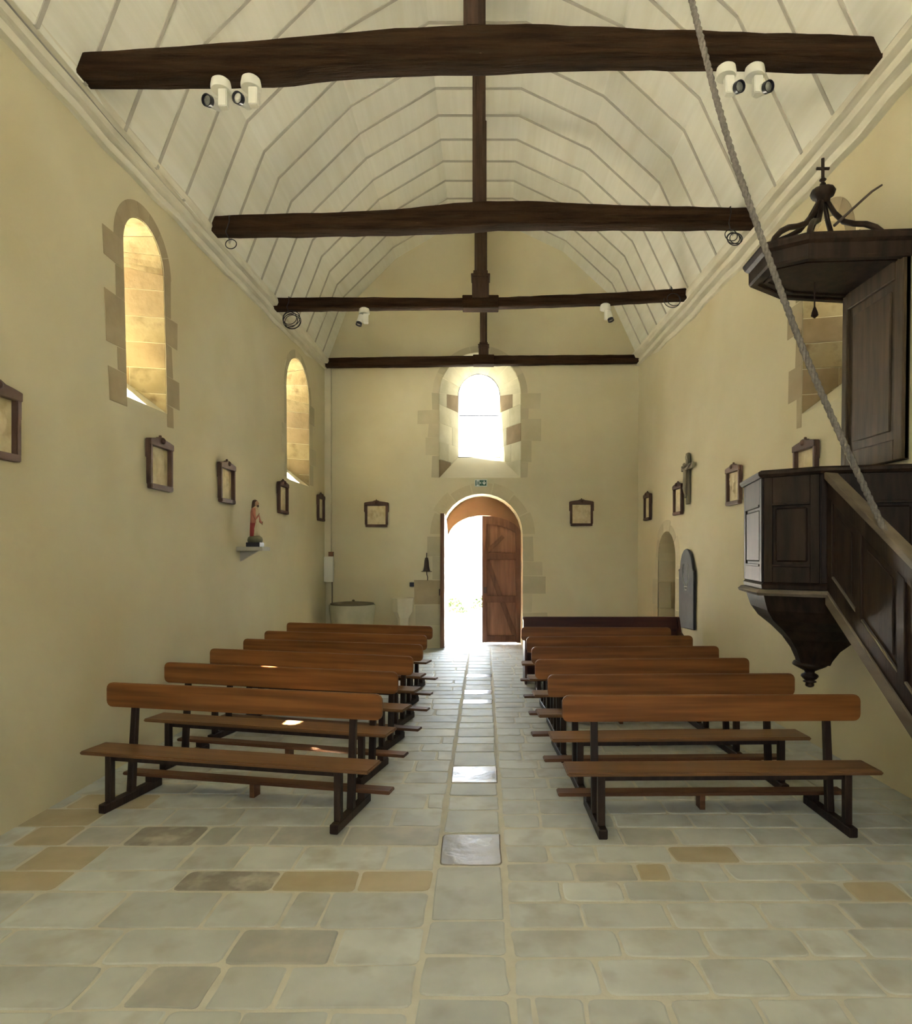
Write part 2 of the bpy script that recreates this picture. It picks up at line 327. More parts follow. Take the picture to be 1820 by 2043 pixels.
def grow_n(mi, u, v, sgn=1):
    e = .01
    n = (mi(u+e, v) - mi(u-e, v)).cross(mi(u, v+e) - mi(u, v-e)).normalized()
    return n * sgn
def window(name, mi, mo, ai, ao, gmat, label, side_sgn, quoins=(), band=.14, jambs=('u1',), stones=True, bars=1, m_q=None, courses=None, full=False):
    """glass, bars, reveal stones, arch stones and flush wall stones of one window"""
    m_q = m_q or M_QUOIN
    root = tag(bpy.data.objects.new(name, None), label, 'window', kind='structure'); COL.objects.link(root)
    # glass pane, a little inside the outer contour
    T = .93
    pi, po = ai.pts(), ao.pts()
    ring = [lerp(mi(*a), mo(*b), T) for a, b in zip(pi, po)]
    g = MB(); g.add(ring, [tuple(range(len(ring)))]); g.build('glass', gmat, root, fixn=False)
    fr = MB(); fr.tube([lerp(mi(*a), mo(*b), T - .01) for a, b in zip(pi, po)], .014, 6, closed=True); fr.build('lead_frame', M_LEAD, root)
    for k in range(bars):
        z = lerp(ao.z0, ao.zs + ao.rise, (k+1)/(bars+1)*.98)
        u0, u1 = ao.u0, ao.u1
        q = MB(); q.tube([mo(u0, z) + (mi(u0, z) - mo(u0, z))*.09, mo(u1, z) + (mi(u1, z) - mo(u1, z))*.09], .009, 6); q.build('saddle_bar', M_LEAD, root)
    if not stones: return root
    # reveal stones
    for side in jambs:
        ui, uo = (ai.u1, ao.u1) if side == 'u1' else (ai.u0, ao.u0)
        sg = -1 if side == 'u1' else 1
        zi0, zo0 = ai.z0, ao.z0
        def J(t, z, ui=ui, uo=uo):
            zz = min(max(z, lerp(ai.z0, ao.z0, t)), lerp(ai.zs, ao.zs, t))
            return lerp(mi(ui, zz), mo(uo, zz), t)
        zmid = (ai.z0 + ai.zs)/2 + .3
        nj = (J(.5, zmid) - J(.4, zmid)).cross(J(.4, zmid + .05) - J(.4, zmid)).normalized()
        if nj.dot(mi(ui + sg*.1, 3) - mi(ui, 3)) < 0: nj = -nj
        NJ = lambda t, z, nj=nj: nj
        cs = courses or [0, .13, .30, .47, .64, .82, 1.0]
        zz_ = [lerp(ai.z0, max(ai.zs, ao.zs) + .001, c_) for c_ in cs]
        for k in range(len(cs)-1):
            sp = [0, [.55, .42, .62, .48, .35][k % 5], .92]
            if k == 4 and full is False: sp = [0, .92]
            for a, b in zip(sp, sp[1:]):
                if zz_[k+1] < lerp(ai.z0, ao.z0, a) + .03: continue
                q = MB(); q.patch(J, NJ, a + .004, b - .004, zz_[k] + .004, zz_[k+1] - .004, 3, 1, random.uniform(.004, .010), .02)
                q.build('jamb_stone', random.choice((M_STONE, M_STONE, M_STONE_B)) if gmat is not M_GLASS_W else random.choice((M_STONE_P, M_STONE_P, M_STONE_B)), root)
    # arch stones inside the reveal
    A = lambda t, th: lerp(mi(*ai.arc(th)), mo(*ao.arc(th)), t)
    NA = lambda t, th: lerp(mi(ai.c, ai.zs), mo(ao.c, ao.zs), t) - A(t, th)
    nv = 8 if full else 6
    for k in range(nv):
        a, b = math.pi*k/nv, math.pi*(k+1)/nv
        q = MB(); q.patch(A, NA, .006, .92, a + .007, b - .007, 1, 3, random.uniform(.004, .010), .02)
        q.build('arch_stone', M_STONE_P if gmat is M_GLASS_W else M_STONE, root)
    # flush stones on the wall face
    nW = lambda u, v: grow_n(mi, u, v, side_sgn)
    R = lambda g_, th: mi(*ai.arc(th, g_))
    NR = lambda g_, th: nW(*ai.arc(th, g_))
    nr = 7
    for k in range(nr):
        a, b = math.pi*k/nr, math.pi*(k+1)/nr
        q = MB(); q.patch(R, NR, .0, band, a + .006, b - .006, 1, 4, .004, .01); q.build('voussoir', m_q, root)
    for (side, z0, z1, wd_) in quoins:
        u0, u1 = (ai.u0 - wd_, ai.u0) if side == 'u0' else (ai.u1, ai.u1 + wd_)
        j = [random.uniform(-.015, .015) for _ in range(4)]
        sg = -1 if side == 'u0' else 1
        ue = u0 if side == 'u0' else u1
        ui = ai.u0 if side == 'u0' else ai.u1
        Q = lambda a, b: mi(lerp(ui, ue + lerp(j[0], j[1], b), a), lerp(z0 + a*j[2], z1 + a*j[3], b))
        NQ = lambda a, b: nW(ui, lerp(z0, z1, b))
        q = MB(); q.patch(Q, NQ, 0, 1, .006, .994, 2, 1, .004, .01); q.build('quoin_stone', m_q, root)
    return root

w1 = window('window_1', mLi, mLo, W1i, W1o, M_GLASS_S, 'narrow arched window in the left wall with dark toothed stone surround', 1,
    [('u0', 3.04, 3.32, .26), ('u0', 3.32, 3.53, .13), ('u0', 3.53, 3.95, .29), ('u0', 3.95, 4.22, .13), ('u0', 4.22, 4.48, .30),
     ('u1', 3.0, 3.22, .13), ('u1', 3.22, 3.5, .26), ('u1', 3.5, 3.82, .13), ('u1', 3.82, 4.08, .24), ('u1', 4.08, 4.47, .13)])
w2 = window('window_2', mLi, mLo, W2i, W2o, M_GLASS_S, 'tall pale arched window in the left wall nearest the end wall', 1,
    [('u0', 2.95, 3.3, .10), ('u0', 3.3, 3.75, .22), ('u0', 3.75, 4.33, .10), ('u1', 2.95, 3.3, .22), ('u1', 3.3, 3.6, .42), ('u1', 3.6, 4.0, .2), ('u1', 4.0, 4.33, .3)],
    m_q=M_QUOIN_PALE, band=.12)
w3 = window('window_3', mRi, mRo, W3i, W3o, M_GLASS_N, 'arched window in the right wall half hidden by the pulpit canopy', -1,
    [('u1', 3.0, 3.3, .10), ('u1', 3.3, 3.62, .27), ('u1', 3.62, 3.95, .12), ('u1', 3.95, 4.25, .30), ('u1', 4.25, 4.47, .14), ('u0', 3.2, 3.6, .22), ('u0', 3.6, 4.0, .1), ('u0', 4.0, 4.47, .2)])
w4 = window('window_4', mBi, mBo, WWi, WWo, M_GLASS_W, 'bright arched window with splayed stone jambs above the door', -1,
    [('u0', 3.2, 3.62, .14), ('u0', 3.62, 3.95, .24), ('u0', 3.95, 4.22, .20), ('u0', 4.22, 4.48, .40), ('u0', 4.48, 4.79, .14),
     ('u1', 3.2, 3.5, .12), ('u1', 3.5, 3.9, .20), ('u1', 3.9, 4.3, .38), ('u1', 4.3, 4.5, .14), ('u1', 4.5, 4.79, .36)],
    jambs=('u0', 'u1'), m_q=M_QUOIN_PALE, band=.12, courses=[0, .2, .40, .60, .80, 1.0], full=True)
w5 = window('fill_window_5', mLi, mLo, W4i, W4o, M_GLASS_S, 'added unseen fill-light window in the left wall beside the photographer', 1, stones=False)  # out of view, added for fill; its pane glows
w6 = window('fill_window_6', mRi, mRo, W4i, W4o, M_GLASS_N, 'added unseen fill-light window in the right wall beside the photographer', -1, stones=False)  # unseen opening added opposite, with a weaker glowing pane
w7 = window('fill_window_7', mEi, mEo, ERi, ERo, M_GLASS_FILL, 'added unseen fill-light window behind the photographer', 1, stones=False, bars=4)  # added behind the camera so its glowing glass fills the nave

# ------------------------------------------------------------------ stones round the doors
def door_stones(root, mi, ai, nW, quoins, m_q, nr=7, band=.22):
    for k in range(nr):
        a, b = math.pi*k/nr, math.pi*(k+1)/nr
        R = lambda g_, th: mi(*ai.arc(th, g_)); NR = lambda g_, th: nW
        q = MB(); q.patch(R, NR, 0, band + random.uniform(-.03, .05), a + .012, b - .012, 1, 4, .004, .01); q.build('voussoir', m_q, root)
    for (side, z0, z1, w_, mm) in quoins:
        ui = ai.u0 if side == 'u0' else ai.u1; ue = ui - w_ if side == 'u0' else ui + w_
        j = [random.uniform(-.012, .012) for _ in range(4)]
        Q = lambda a, b: mi(lerp(ui, ue + lerp(j[0], j[1], b), a), lerp(z0 + a*j[2], z1 + a*j[3], b)); NQ = lambda a, b: nW
        q = MB(); q.patch(Q, NQ, 0, 1, .012, .988, 1, 1, .004, .01); q.build('quoin_stone', mm, root)

d1 = tag(bpy.data.objects.new('door_1', None), 'arched church doorway with one wooden leaf open and one closed', 'door', kind='structure'); COL.objects.link(d1)
door_stones(d1, mBi, DRi, Vector((0,-1,0)), [
    ('u0', .02, .42, .28, M_QUOIN_PALE), ('u0', .42, .82, .48, M_QUOIN_PALE), ('u0', .82, 1.28, .50, M_QUOIN), ('u0', 1.28, 1.72, .16, M_QUOIN_PALE), ('u0', 1.72, 2.1, .26, M_QUOIN_PALE),
    ('u1', .02, .36, .22, M_QUOIN_PALE), ('u1', .36, .66, .46, M_QUOIN_PALE), ('u1', .66, 1.02, .18, M_QUOIN_PALE), ('u1', 1.02, 1.36, .44, M_QUOIN_PALE), ('u1', 1.36, 1.62, .38, M_QUOIN_PALE), ('u1', 1.62, 2.1, .2, M_QUOIN_PALE)], M_VOUSS)
# tympanum: the lower outer arch behind the leaves
OPc, OPw, OPs, OPr = -.04, .69, 2.06, .47
tm = MB()
oc = Arch(OPc - OPw, OPc + OPw, -.05, OPs, rise=OPr)
outer = [(-.95, -.05), (.85, -.05), (.85, 3.1), (-.95, 3.1)]
def tymp(y0, y1):
    m = MB()
    face_with_holes(m, lambda u, v: Vector((u, y0, v)), -.90, .80, -.06, 3.05, [Arch(oc.u0, oc.u1, -.055, oc.zs, rise=oc.rise).pts()], .5)
    face_with_holes(m, lambda u, v: Vector((u, y1, v)), -.90, .80, -.06, 3.05, [Arch(oc.u0, oc.u1, -.055, oc.zs, rise=oc.rise).pts()], .5)
    p = Arch(oc.u0, oc.u1, -.055, oc.zs, rise=oc.rise).pts()
    m.rings([[Vector((u, y0, v)) for u, v in p], [Vector((u, y1, v)) for u, v in p]], True, False, False)
    return m
tymp(12.86, 13.12).build('tympanum', M_TYMP, d1, fixn=False)

def door_leaf(name, loc, rz, parent):
    """local x from hinge (0) outwards to .74, y thickness, front face at -y; arched top"""
    root = bpy.data.objects.new(name, None); COL.objects.link(root); root.location = loc; root.rotation_euler = (0, 0, rz); root.parent = parent
    Wd = .76
    top = lambda x: 2.10 + .42*math.sqrt(max(0, 1 - ((Wd - x)/.80)**2))
    n = 5
    for k in range(n):
        a, b = Wd*k/n + .002, Wd*(k+1)/n - .002
        xs = [lerp(a, b, i/3) for i in range(4)]
        q = MB(); q.prism([(a, 0, .03), (b, 0, .03)] + [(x, 0, top(x)) for x in xs[::-1]], (0, .03, 0)); q.build('plank', M_DOOR, root)
    q = MB(); q.prism([(0, .03, .03), (Wd, .03, .03)] + [(lerp(Wd, 0, i/8), .03, top(lerp(Wd, 0, i/8))) for i in range(9)], (0, .012, 0)); q.build('outer_skin', M_DOORDARK, root)
    for z0, z1 in ((.05, .17), (.82, .95), (1.66, 1.79)):
        q = MB(); q.box(.09, Wd - .09, -.035, .0, z0, z1); q.build('rail', M_DOORDARK, root, bevel=.006, seg=1)
    for x0, x1 in ((0, .10), (Wd - .10, Wd)):
        q = MB(); q.prism([(x0, -.035, .03), (x1, -.035, .03), (x1, -.035, top(x1)), (x0, -.035, top(x0))], (0, .035, 0)); q.build('stile', M_DOORDARK, root, bevel=.005, seg=1)
    def brace(p, q_, w):
        p, q_ = Vector((p[0], -.03, p[1])), Vector((q_[0], -.03, q_[1])); d = (q_ - p).normalized(); nn = Vector((-d.z, 0, d.x))*w/2
        m = MB(); m.prism([p - nn, q_ - nn, q_ + nn, p + nn], (0, .03, 0)); m.build('brace', M_DOORDARK, root, bevel=.004, seg=1)
    brace((Wd - .10, 1.64), (.12, .18), .09); brace((Wd - .08, 1.80), (Wd - .42, 2.12), .08)
    # curved top brace
    pts = []
    for i in range(9):
        x = lerp(.05, Wd - .05, i/8); pts.append((x, top(x)))
    m = MB(); m.prism([(x, -.034, z) for x, z in pts] + [(x, -.034, z - .16) for x, z in pts[::-1]], (0, .034, 0)); m.build('top_rail', M_DOORDARK, root)
    m = MB(); m.box(Wd - .09, Wd - .03, -.06, -.035, 1.0, 1.12); m.build('lock_case', M_IRON, root, bevel=.004, seg=1)
    return root
# right leaf closed: hinge on the right (mirrored by turning the local x axis), left leaf swung into the room
lr = door_leaf('door_leaf', (.71, 12.80, 0), 0, d1); lr.scale = (-1, 1, 1)
tag(lr, 'closed right leaf with braces and rails')
ll = door_leaf('door_leaf', (-.765, 12.78, 0), math.radians(-91.5), d1)
tag(ll, 'left leaf swung open into the nave')


d2 = tag(bpy.data.objects.new('door_2', None), 'small arched stone doorway low in the right wall behind the dark pew', 'door', kind='structure'); COL.objects.link(d2)
door_stones(d2, mRi, TDi, Vector((-1,0,0)), [
    ('u1', .02, .45, .14, M_QUOIN_PALE), ('u1', .45, .9, .24, M_QUOIN_PALE), ('u1', .9, 1.35, .3, M_QUOIN_PALE), ('u1', 1.35, 1.72, .14, M_QUOIN_PALE),
    ('u0', .02, .5, .14, M_QUOIN_PALE), ('u0', .5, .9, .34, M_QUOIN_PALE), ('u0', .9, 1.4, .36, M_QUOIN_PALE), ('u0', 1.4, 1.6, .30, M_QUOIN_PALE), ('u0', 1.6, 1.75, .2, M_QUOIN_PALE)], M_QUOIN_PALE, 5, .14)
for z0, z1, t1 in ((.03, .45, .5), (.45, .85, .6), (.85, 1.3, .35), (1.3, 1.66, .55)):
    for a, b in ((0, t1), (t1, 1.0)):
        q = MB(); q.box(XR(11,1) + .01 + a*.6, XR(11,1) + b*.6, 10.985, 11.02, z0 + .005, z1 - .008); q.build('jamb_stone', M_QUOIN_PALE if a == 0 else M_QUOIN, d2, bevel=.004, seg=1)
m = MB(); m.box(XR(10.5,1) + .60, XR(10.5,1) + .75, 10.0, 11.15, -.05, 2.3); m.build('back_panel', M_QUOIN, d2)

# ------------------------------------------------------------------ floor
fl = MB(); fl.box(-3.3, 3.3, YR - .6, YB + 1.0, -.12, -.004)
floor = tag(fl.build('floor', M_MORTAR), 'flagstone church floor with sandy joints', 'floor', kind='structure')
def dfloor(py): return F*EYE/(py - CY)
stones = []     # (x0,x1,y0,y1)
LEFT = [(1648, 1687, [150, 262, 402, 470, 545, 692, 878]), (1687, 1736, [60, 190, 372, 482, 597, 772, 878]), (1736, 1778, [-40, 130, 360, 552, 714, 858]),
        (1778, 1852, [-150, 35, 225, 425, 572, 648, 850]), (1852, 1925, [-220, -10, 222, 462, 672, 832]), (1925, 2015, [-300, -60, 172, 270, 428, 562, 812]),
        (2015, 2130, [-380, -140, 60, 300, 460, 640, 815])]
RIGHT = [(1652, 1687, [1005, 1130, 1240, 1350, 1500, 1610, 1730]), (1687, 1721, [1005, 1096, 1190, 1338, 1468, 1617, 1737]), (1721, 1758, [1008, 1145, 1269, 1336, 1450, 1602, 1692, 1830]),
         (1758, 1799, [1010, 1124, 1245, 1411, 1602, 1692, 1805]), (1799, 1853, [1014, 1162, 1335, 1522, 1692, 1850]), (1853, 1910, [1020, 1240, 1408, 1602, 1712, 1890]),
         (1910, 1988, [1024, 1197, 1405, 1562, 1742, 1950]), (1988, 2075, [1022, 1067, 1172, 1342, 1525, 1702, 1900]), (2075, 2190, [1026, 1150, 1320, 1520, 1720, 1980])]
def px2x(px, d): return (px - CX)*d/F
CL0, CL1 = -.275, .11
for rows, lim, sgn in ((LEFT, CL0, -1), (RIGHT, CL1, 1)):
    for yt, yb, xs in rows:
        d1_, d0_ = dfloor(yt), dfloor(yb); dm = F*EYE/((yt + yb)/2 - CY)
        xx = [px2x(x, dm) for x in xs]
        if sgn < 0:
            xx[-1] = CL0 - .005
            while xx[0] > -3.1: xx.insert(0, xx[0] - random.uniform(.3, .5))
        else:
            xx[0] = CL1 + .005
            while xx[-1] < 3.05: xx.append(xx[-1] + random.uniform(.3, .5))
        for a, b in zip(xx, xx[1:]): stones.append((max(a, -3.12), min(b, 3.12), d0_, d1_))
YN_L, YN_R, YF_L, YF_R = dfloor(2130), dfloor(2190), dfloor(1648), dfloor(1652)
def fill(x0, x1, y0, y1, pitch, wmin, wmax):
    y = y0
    while y < y1 - .05:
        p = random.uniform(*pitch); e = min(y + p, y1)
        if y1 - e < .12: e = y1
        x = x0 - random.uniform(0, .25)
        while x < x1 - .04:
            w_ = random.uniform(wmin, wmax); xe = min(x + w_, x1)
            if x1 - xe < .12: xe = x1
            stones.append((max(x, x0), xe, y, e)); x = xe
        y = e
fill(-3.12, CL0 - .005, YF_L, YB, (.21, .30), .34, .62)
fill(CL1 + .005, 3.12, YF_R, YB, (.20, .26), .30, .52)
fill(-3.12, CL0 - .005, .6, YN_L, (.26, .36), .4, .65); fill(CL1 + .005, 3.12, .6, YN_R, (.22, .28), .34, .55)
fill(-.9, .8, YB, 12.95, (.25, .36), .35, .6)
cb = [dfloor(v) for v in (2190, 2090, 1990, 1905, 1835, 1740, 1727, 1662, 1616, 1588, 1562, 1528, 1500)]
cb = [cb[0], cb[1], cb[2], cb[3], cb[4], cb[6], cb[7], cb[8], cb[9], cb[10], cb[11], cb[12]]
y = cb[-1]
while y < YB - .2:
    y += random.uniform(.22, .34); cb.append(min(y, YB))
yy = .7; pre = []
while yy < cb[0] - .2: pre.append(yy); yy += .35
cb = pre + cb
for a, b in zip(cb, cb[1:]): stones.append((CL0 + .005, CL1 - .005, a, b))
SPEC = {}
def special(px, py, m):
    d = dfloor(py); x = px2x(px, d)
    for i, s_ in enumerate(stones):
        if s_[0] <= x <= s_[1] and s_[2] <= d <= s_[3]: SPEC[i] = m
for px, py, m_ in ((330,1668,M_FLAG_DARK),(455,1755,M_FLAG_DARK),(620,1668,M_FLAG_GREY),(785,1670,M_FLAG_GREY),(785,1757,M_FLAG_TAN),(630,1757,M_FLAG_TAN),
                   (560,1888,M_FLAG_GREY),(935,1695,M_FLAG_WORN),(1400,1704,M_FLAG_TAN),(1750,1780,M_FLAG_TAN),(350,1970,M_FLAG_GREY),(500,1668,M_FLAG_GREY),
                   (940,1545,M_FLAG_WORN),(950,1398,M_FLAG_WORN),(950,1383,M_FLAG_WORN),(955,1345,M_FLAG_WORN),(1020,1410,M_FLAG_GREY),(1290,1740,M_FLAG_TAN),(60,1670,M_FLAG_TAN),(120,1705,M_FLAG_TAN),(30,1755,M_FLAG_TAN),(200,1660,M_FLAG_GREY),(30,1640,M_FLAG_DARK),(150,1625,M_FLAG_GREY),(90,1640,M_FLAG_TAN),(230,1605,M_FLAG_TAN),(430,1668,M_FLAG_GREY),(1300,1668,M_FLAG_GREY),(1210,1740,M_FLAG_GREY)): special(px, py, m_)
def stone_mesh(s_, mb):
    x0, x1, y0, y1 = s_; g = random.uniform(.007, .013); x0 += g; x1 -= g; y0 += g; y1 -= g
    c = min(.022, (x1-x0)*.12, (y1-y0)*.12); jt = lambda a=.007: random.uniform(-a, a)
    out = []
    cor = [((x0+jt(), y0+jt()), (1,1)), ((x1+jt(), y0+jt()), (-1,1)), ((x1+jt(), y1+jt()), (-1,-1)), ((x0+jt(), y1+jt()), (1,-1))]
    for k_ in range(4):
        (cx_, cy_), (sx, sy) = cor[k_]; k = random.uniform(.4, 1.6)*c
        a, b = (cx_, cy_ + sy*k), (cx_ + sx*k, cy_)
        out += [a, (cx_ + sx*k*.3, cy_ + sy*k*.3), b] if (sx*sy > 0) else [b, (cx_ + sx*k*.3, cy_ + sy*k*.3), a]
        (nx, ny), _ = cor[(k_+1) % 4]
        out.append(((cx_+nx)/2 + (jt(.005) if k_ % 2 else 0), (cy_+ny)/2 + (0 if k_ % 2 else jt(.005))))
    mx, my = (x0+x1)/2, (y0+y1)/2; zt = random.uniform(-.001, .001); e = .007
    inn = [(mx + (x - mx)*(1 - 2*e/(x1-x0)), my + (y - my)*(1 - 2*e/(y1-y0))) for x, y in out]
    n = len(out)
    vs = [(x, y, -.02) for x, y in out] + [(x, y, zt - .0025) for x, y in out] + [(x, y, zt) for x, y in inn]
    fs = [(i, (i+1) % n, n + (i+1) % n, n + i) for i in range(n)] + [(n+i, n+(i+1) % n, 2*n+(i+1) % n, 2*n+i) for i in range(n)] + [tuple(range(2*n, 3*n))]
    mb.add(vs, fs)
def area_px(s_):
    d = (s_[2] + s_[3])/2
    if d < 2.4: return -1
    x = CX + (s_[0]+s_[1])/2*F/d
    if not -60 < x < 1880: return -1
    return (s_[1]-s_[0])*F/d * EYE*F*(1/s_[2] - 1/s_[3])
order = sorted(range(len(stones)), key=lambda i: -area_px(stones[i]) - (1e9 if i in SPEC else 0))
rest = {}
for r_, i in enumerate(order):
    mm = SPEC.get(i)
    if mm is None:
        k = random.random(); mm = M_FLAG
    if r_ < 290:
        q = MB(); stone_mesh(stones[i], q); q.build('flagstone', mm, floor)
    else:
        stone_mesh(stones[i], rest.setdefault('a', MB()))
tag(rest['a'].build('distant_flagstones', M_FLAG, floor), kind='stuff')

# ------------------------------------------------------------------ vault
HA = 6.16
PROF = [(-2.994, 3.52), (-2.558, 4.663), (-1.660, 5.562), (-.650, 6.16), (.4836, 6.16), (1.478, 5.686), (2.315, 4.91), (2.90, 3.66)]
PROF = [Vector((x, 0, z + EYE)) for x, z in PROF]
CEN = Vector((-.05, 0, 5.2 + EYE - 1.2))
sh = MB()
prow = [p + (p - CEN).normalized()*.05 for p in PROF]; prow = [prow[0] + Vector((-.6, 0, -.3))] + prow + [prow[-1] + Vector((.6, 0, -.3))]
orow = [p + Vector((0, 0, .25)) for p in prow]
sh.rings([[p + Vector((0, yv, 0)) for p in prow + orow[::-1]] for yv in (YR - .3, YB + .4)])
ceil = tag(sh.build('ceiling', M_ROOF), 'white boarded polygonal barrel vault with grey cover strips', 'ceiling', kind='structure')
ribs = []
d = 8.61
while d > 1.2: d -= .5325
while d < YB - .15: ribs.append(d); d += .5325
bounds = [YR] + ribs + [YB + .02]
for a, b in zip(bounds, bounds[1:]):
    for k in range(len(PROF) - 1):
        p, q = PROF[k], PROF[k+1]; t = q - p; n = Vector((t.z, 0, -t.x)).normalized()
        if n.dot(CEN - p) < 0: n = -n
        m = MB(); m.patch(lambda u, v: lerp(p, q, u) + Vector((0, v, 0)), lambda u, v: n, 0, 1, a, b, 1, 1, 0, .03)
        m.build('ceiling_panel', M_VAULT, ceil)
for d in ribs:
    rows = []
    hw = .019
    inn, out = [], []
    for k, p in enumerate(PROF):
        c = (CEN - p).normalized(); inn.append(p + c*.010); out.append(p - c*.01)
    rr = [[a + Vector((0, d - hw, 0)), a + Vector((0, d + hw, 0)), b + Vector((0, d + hw, 0)), b + Vector((0, d - hw, 0))] for a, b in zip(inn, out)]
    m = MB(); m.rings(rr); m.build('cover_strip', M_STRIP, ceil)

# cornices at the wall heads
def cornice(name, side, label):
    m = MB(); rows = []; n = 40
    for i in range(n + 1):
        y = lerp(YR, YB - .002, i/n)
        if side < 0:
            sh_ = (XL(y, EAVE) + 3.16)*.6
            pr = [(-3.30, 3.36), (-3.10, 3.36), (-3.095, 3.425), (-3.115, 3.44), (-3.05, 3.447), (-3.04, 3.50), (-3.065, 3.515), (-2.995, 3.522), (-2.975, 3.565), (-2.985, 3.62), (-3.30, 3.66)]
        else:
            sh_ = (XR(y, EAVE) - 3.14)*.6
            pr = [(3.30, 3.44), (3.065, 3.44), (3.055, 3.515), (3.08, 3.53), (2.99, 3.538), (2.98, 3.60), (3.005, 3.615), (2.925, 3.622), (2.90, 3.675), (2.905, 3.74), (3.30, 3.78)]
        wob = .012*math.sin(y*3.1) + .010*math.sin(y*7.7 + 1)
        rows.append([Vector((x + sh_, y, z + EYE + (wob if j < 3 else wob*.3))) for j, (x, z) in enumerate(pr)])
    m.rings(rows)
    return tag(m.build(name, M_CORNICE), label, 'cornice', kind='structure')
cornice('trim_1', -1, 'white painted moulded cornice along the top of the left wall')
cornice('trim_2', 1, 'white painted moulded cornice along the top of the right wall')

# ------------------------------------------------------------------ tie beams and king posts
def beam(d, th, top, bot, label):
    """top / bot: pixel outlines of the dark band; top edge lies on the near face, lower edge on the far one"""
    df, db = d - th/2, d + th/2
    x0 = (top[0][0] - CX)*d/F; x1 = (top[-1][0] - CX)*d/F
    m = MB(); rows = []; n = 40
    for i in range(n + 1):
        x = lerp(x0, x1, i/n)
        zt = EYE + (CY - pl(top, CX + x*F/df))*df/F + random.uniform(-.004, .004)
        zb = EYE + (CY - pl(bot, CX + x*F/db))*db/F + random.uniform(-.004, .004)
        c = .012 + random.uniform(0, .008)
        rows.append([Vector(p) for p in ((x, df + c, zb), (x, df, zb + c), (x, df, zt - c), (x, df + c, zt), (x, db - c, zt + .01), (x, db, zt), (x, db, zb + c), (x, db - c, zb))])
    m.rings(rows)
    return tag(smooth_angle(m.build('tie_beam', M_BEAM), 50), label, 'beam', 'tie beams across the nave')
beam(4.86, .20, [(112,104),(300,93),(500,78),(620,68),(750,56),(960,45),(1050,44),(1200,50),(1300,55),(1550,62),(1700,67),(1815,70)],
     [(112,181),(300,181),(560,179),(640,166),(780,157),(870,155),(960,156),(1050,150),(1200,143),(1500,148),(1815,153)], 'thick rough dark oak tie beam nearest the top of the picture')
beam(7.18, .20, [(385,430),(560,425),(700,421),(800,415),(900,404),(960,400),(1060,399),(1200,406),(1400,411),(1545,414)],
     [(385,477),(600,476),(800,472),(940,467),(1000,462),(1100,462),(1300,463),(1545,461)], 'second dark oak tie beam with a cable ring at each end')
beam(9.30, .16, [(528,593),(700,592),(920,594),(1000,592),(1200,584),(1410,572)],
     [(528,624),(700,622),(920,620),(1000,619),(1200,612),(1410,600)], 'third slender dark tie beam carrying two white spotlights')
beam(12.08, .16, [(640,714),(800,711),(960,709),(1280,707)], [(640,736),(800,734),(960,732),(1280,726)], 'last dark tie beam crossing in front of the arched window')

def king_post(px0, px1, d, ybase, label, flare, yfl=None):
    x0, x1 = (px0 - CX)*d/F, (px1 - CX)*d/F; w = x1 - x0; c = (x0 + x1)/2
    z0 = EYE + (CY - ybase)*d/F - .06; z1 = EYE + HA - .005
    root = thing('king_post', (c, d, z0), 0, label, 'post', 'king posts under the vault ridge')
    m = MB(); ch = w*.22
    pl8 = lambda s_: [(-s_ + ch, -s_), (s_ - ch, -s_), (s_, -s_ + ch), (s_, s_ - ch), (s_ - ch, s_), (-s_ + ch, s_), (-s_, s_ - ch), (-s_, -s_ + ch)]
    m.rings([[(x, y, z) for x, y in pl8(w/2)] for z in (0, (z1-z0)*.5, z1 - z0)]); m.build('shaft', M_POST, root)
    if flare:
        hb = (ybase - yfl)*d/F + .06
        b = MB(); s1 = w*.70
        for (r, za, zb) in ((s1, 0, hb*.72), (s1*.92, hb*.72, hb*.78), (s1*1.12, hb*.78, hb*.86), (s1*.85, hb*.86, hb)):
            b.box(-r, r, -r, r, za, zb)
        b.build('moulded_base', M_POST, root, bevel=.006, seg=1)
        k = MB(); k.box(-w*1.5, w*1.5, -.10, .10, -.13, .05); k.build('seat_block', M_BEAM, root, bevel=.01, seg=1)
    return root
king_post(925, 963, 4.86, 47, 'dark king post rising from the nearest tie beam', False)
king_post(943, 969, 7.18, 402, 'long dark king post standing on the second tie beam', False)
king_post(947, 971, 9.30, 592, 'dark king post with moulded foot on the third tie beam', True, 545)
king_post(958, 972, 12.08, 709, 'short dark king post on the last tie beam before the window', True, 685)

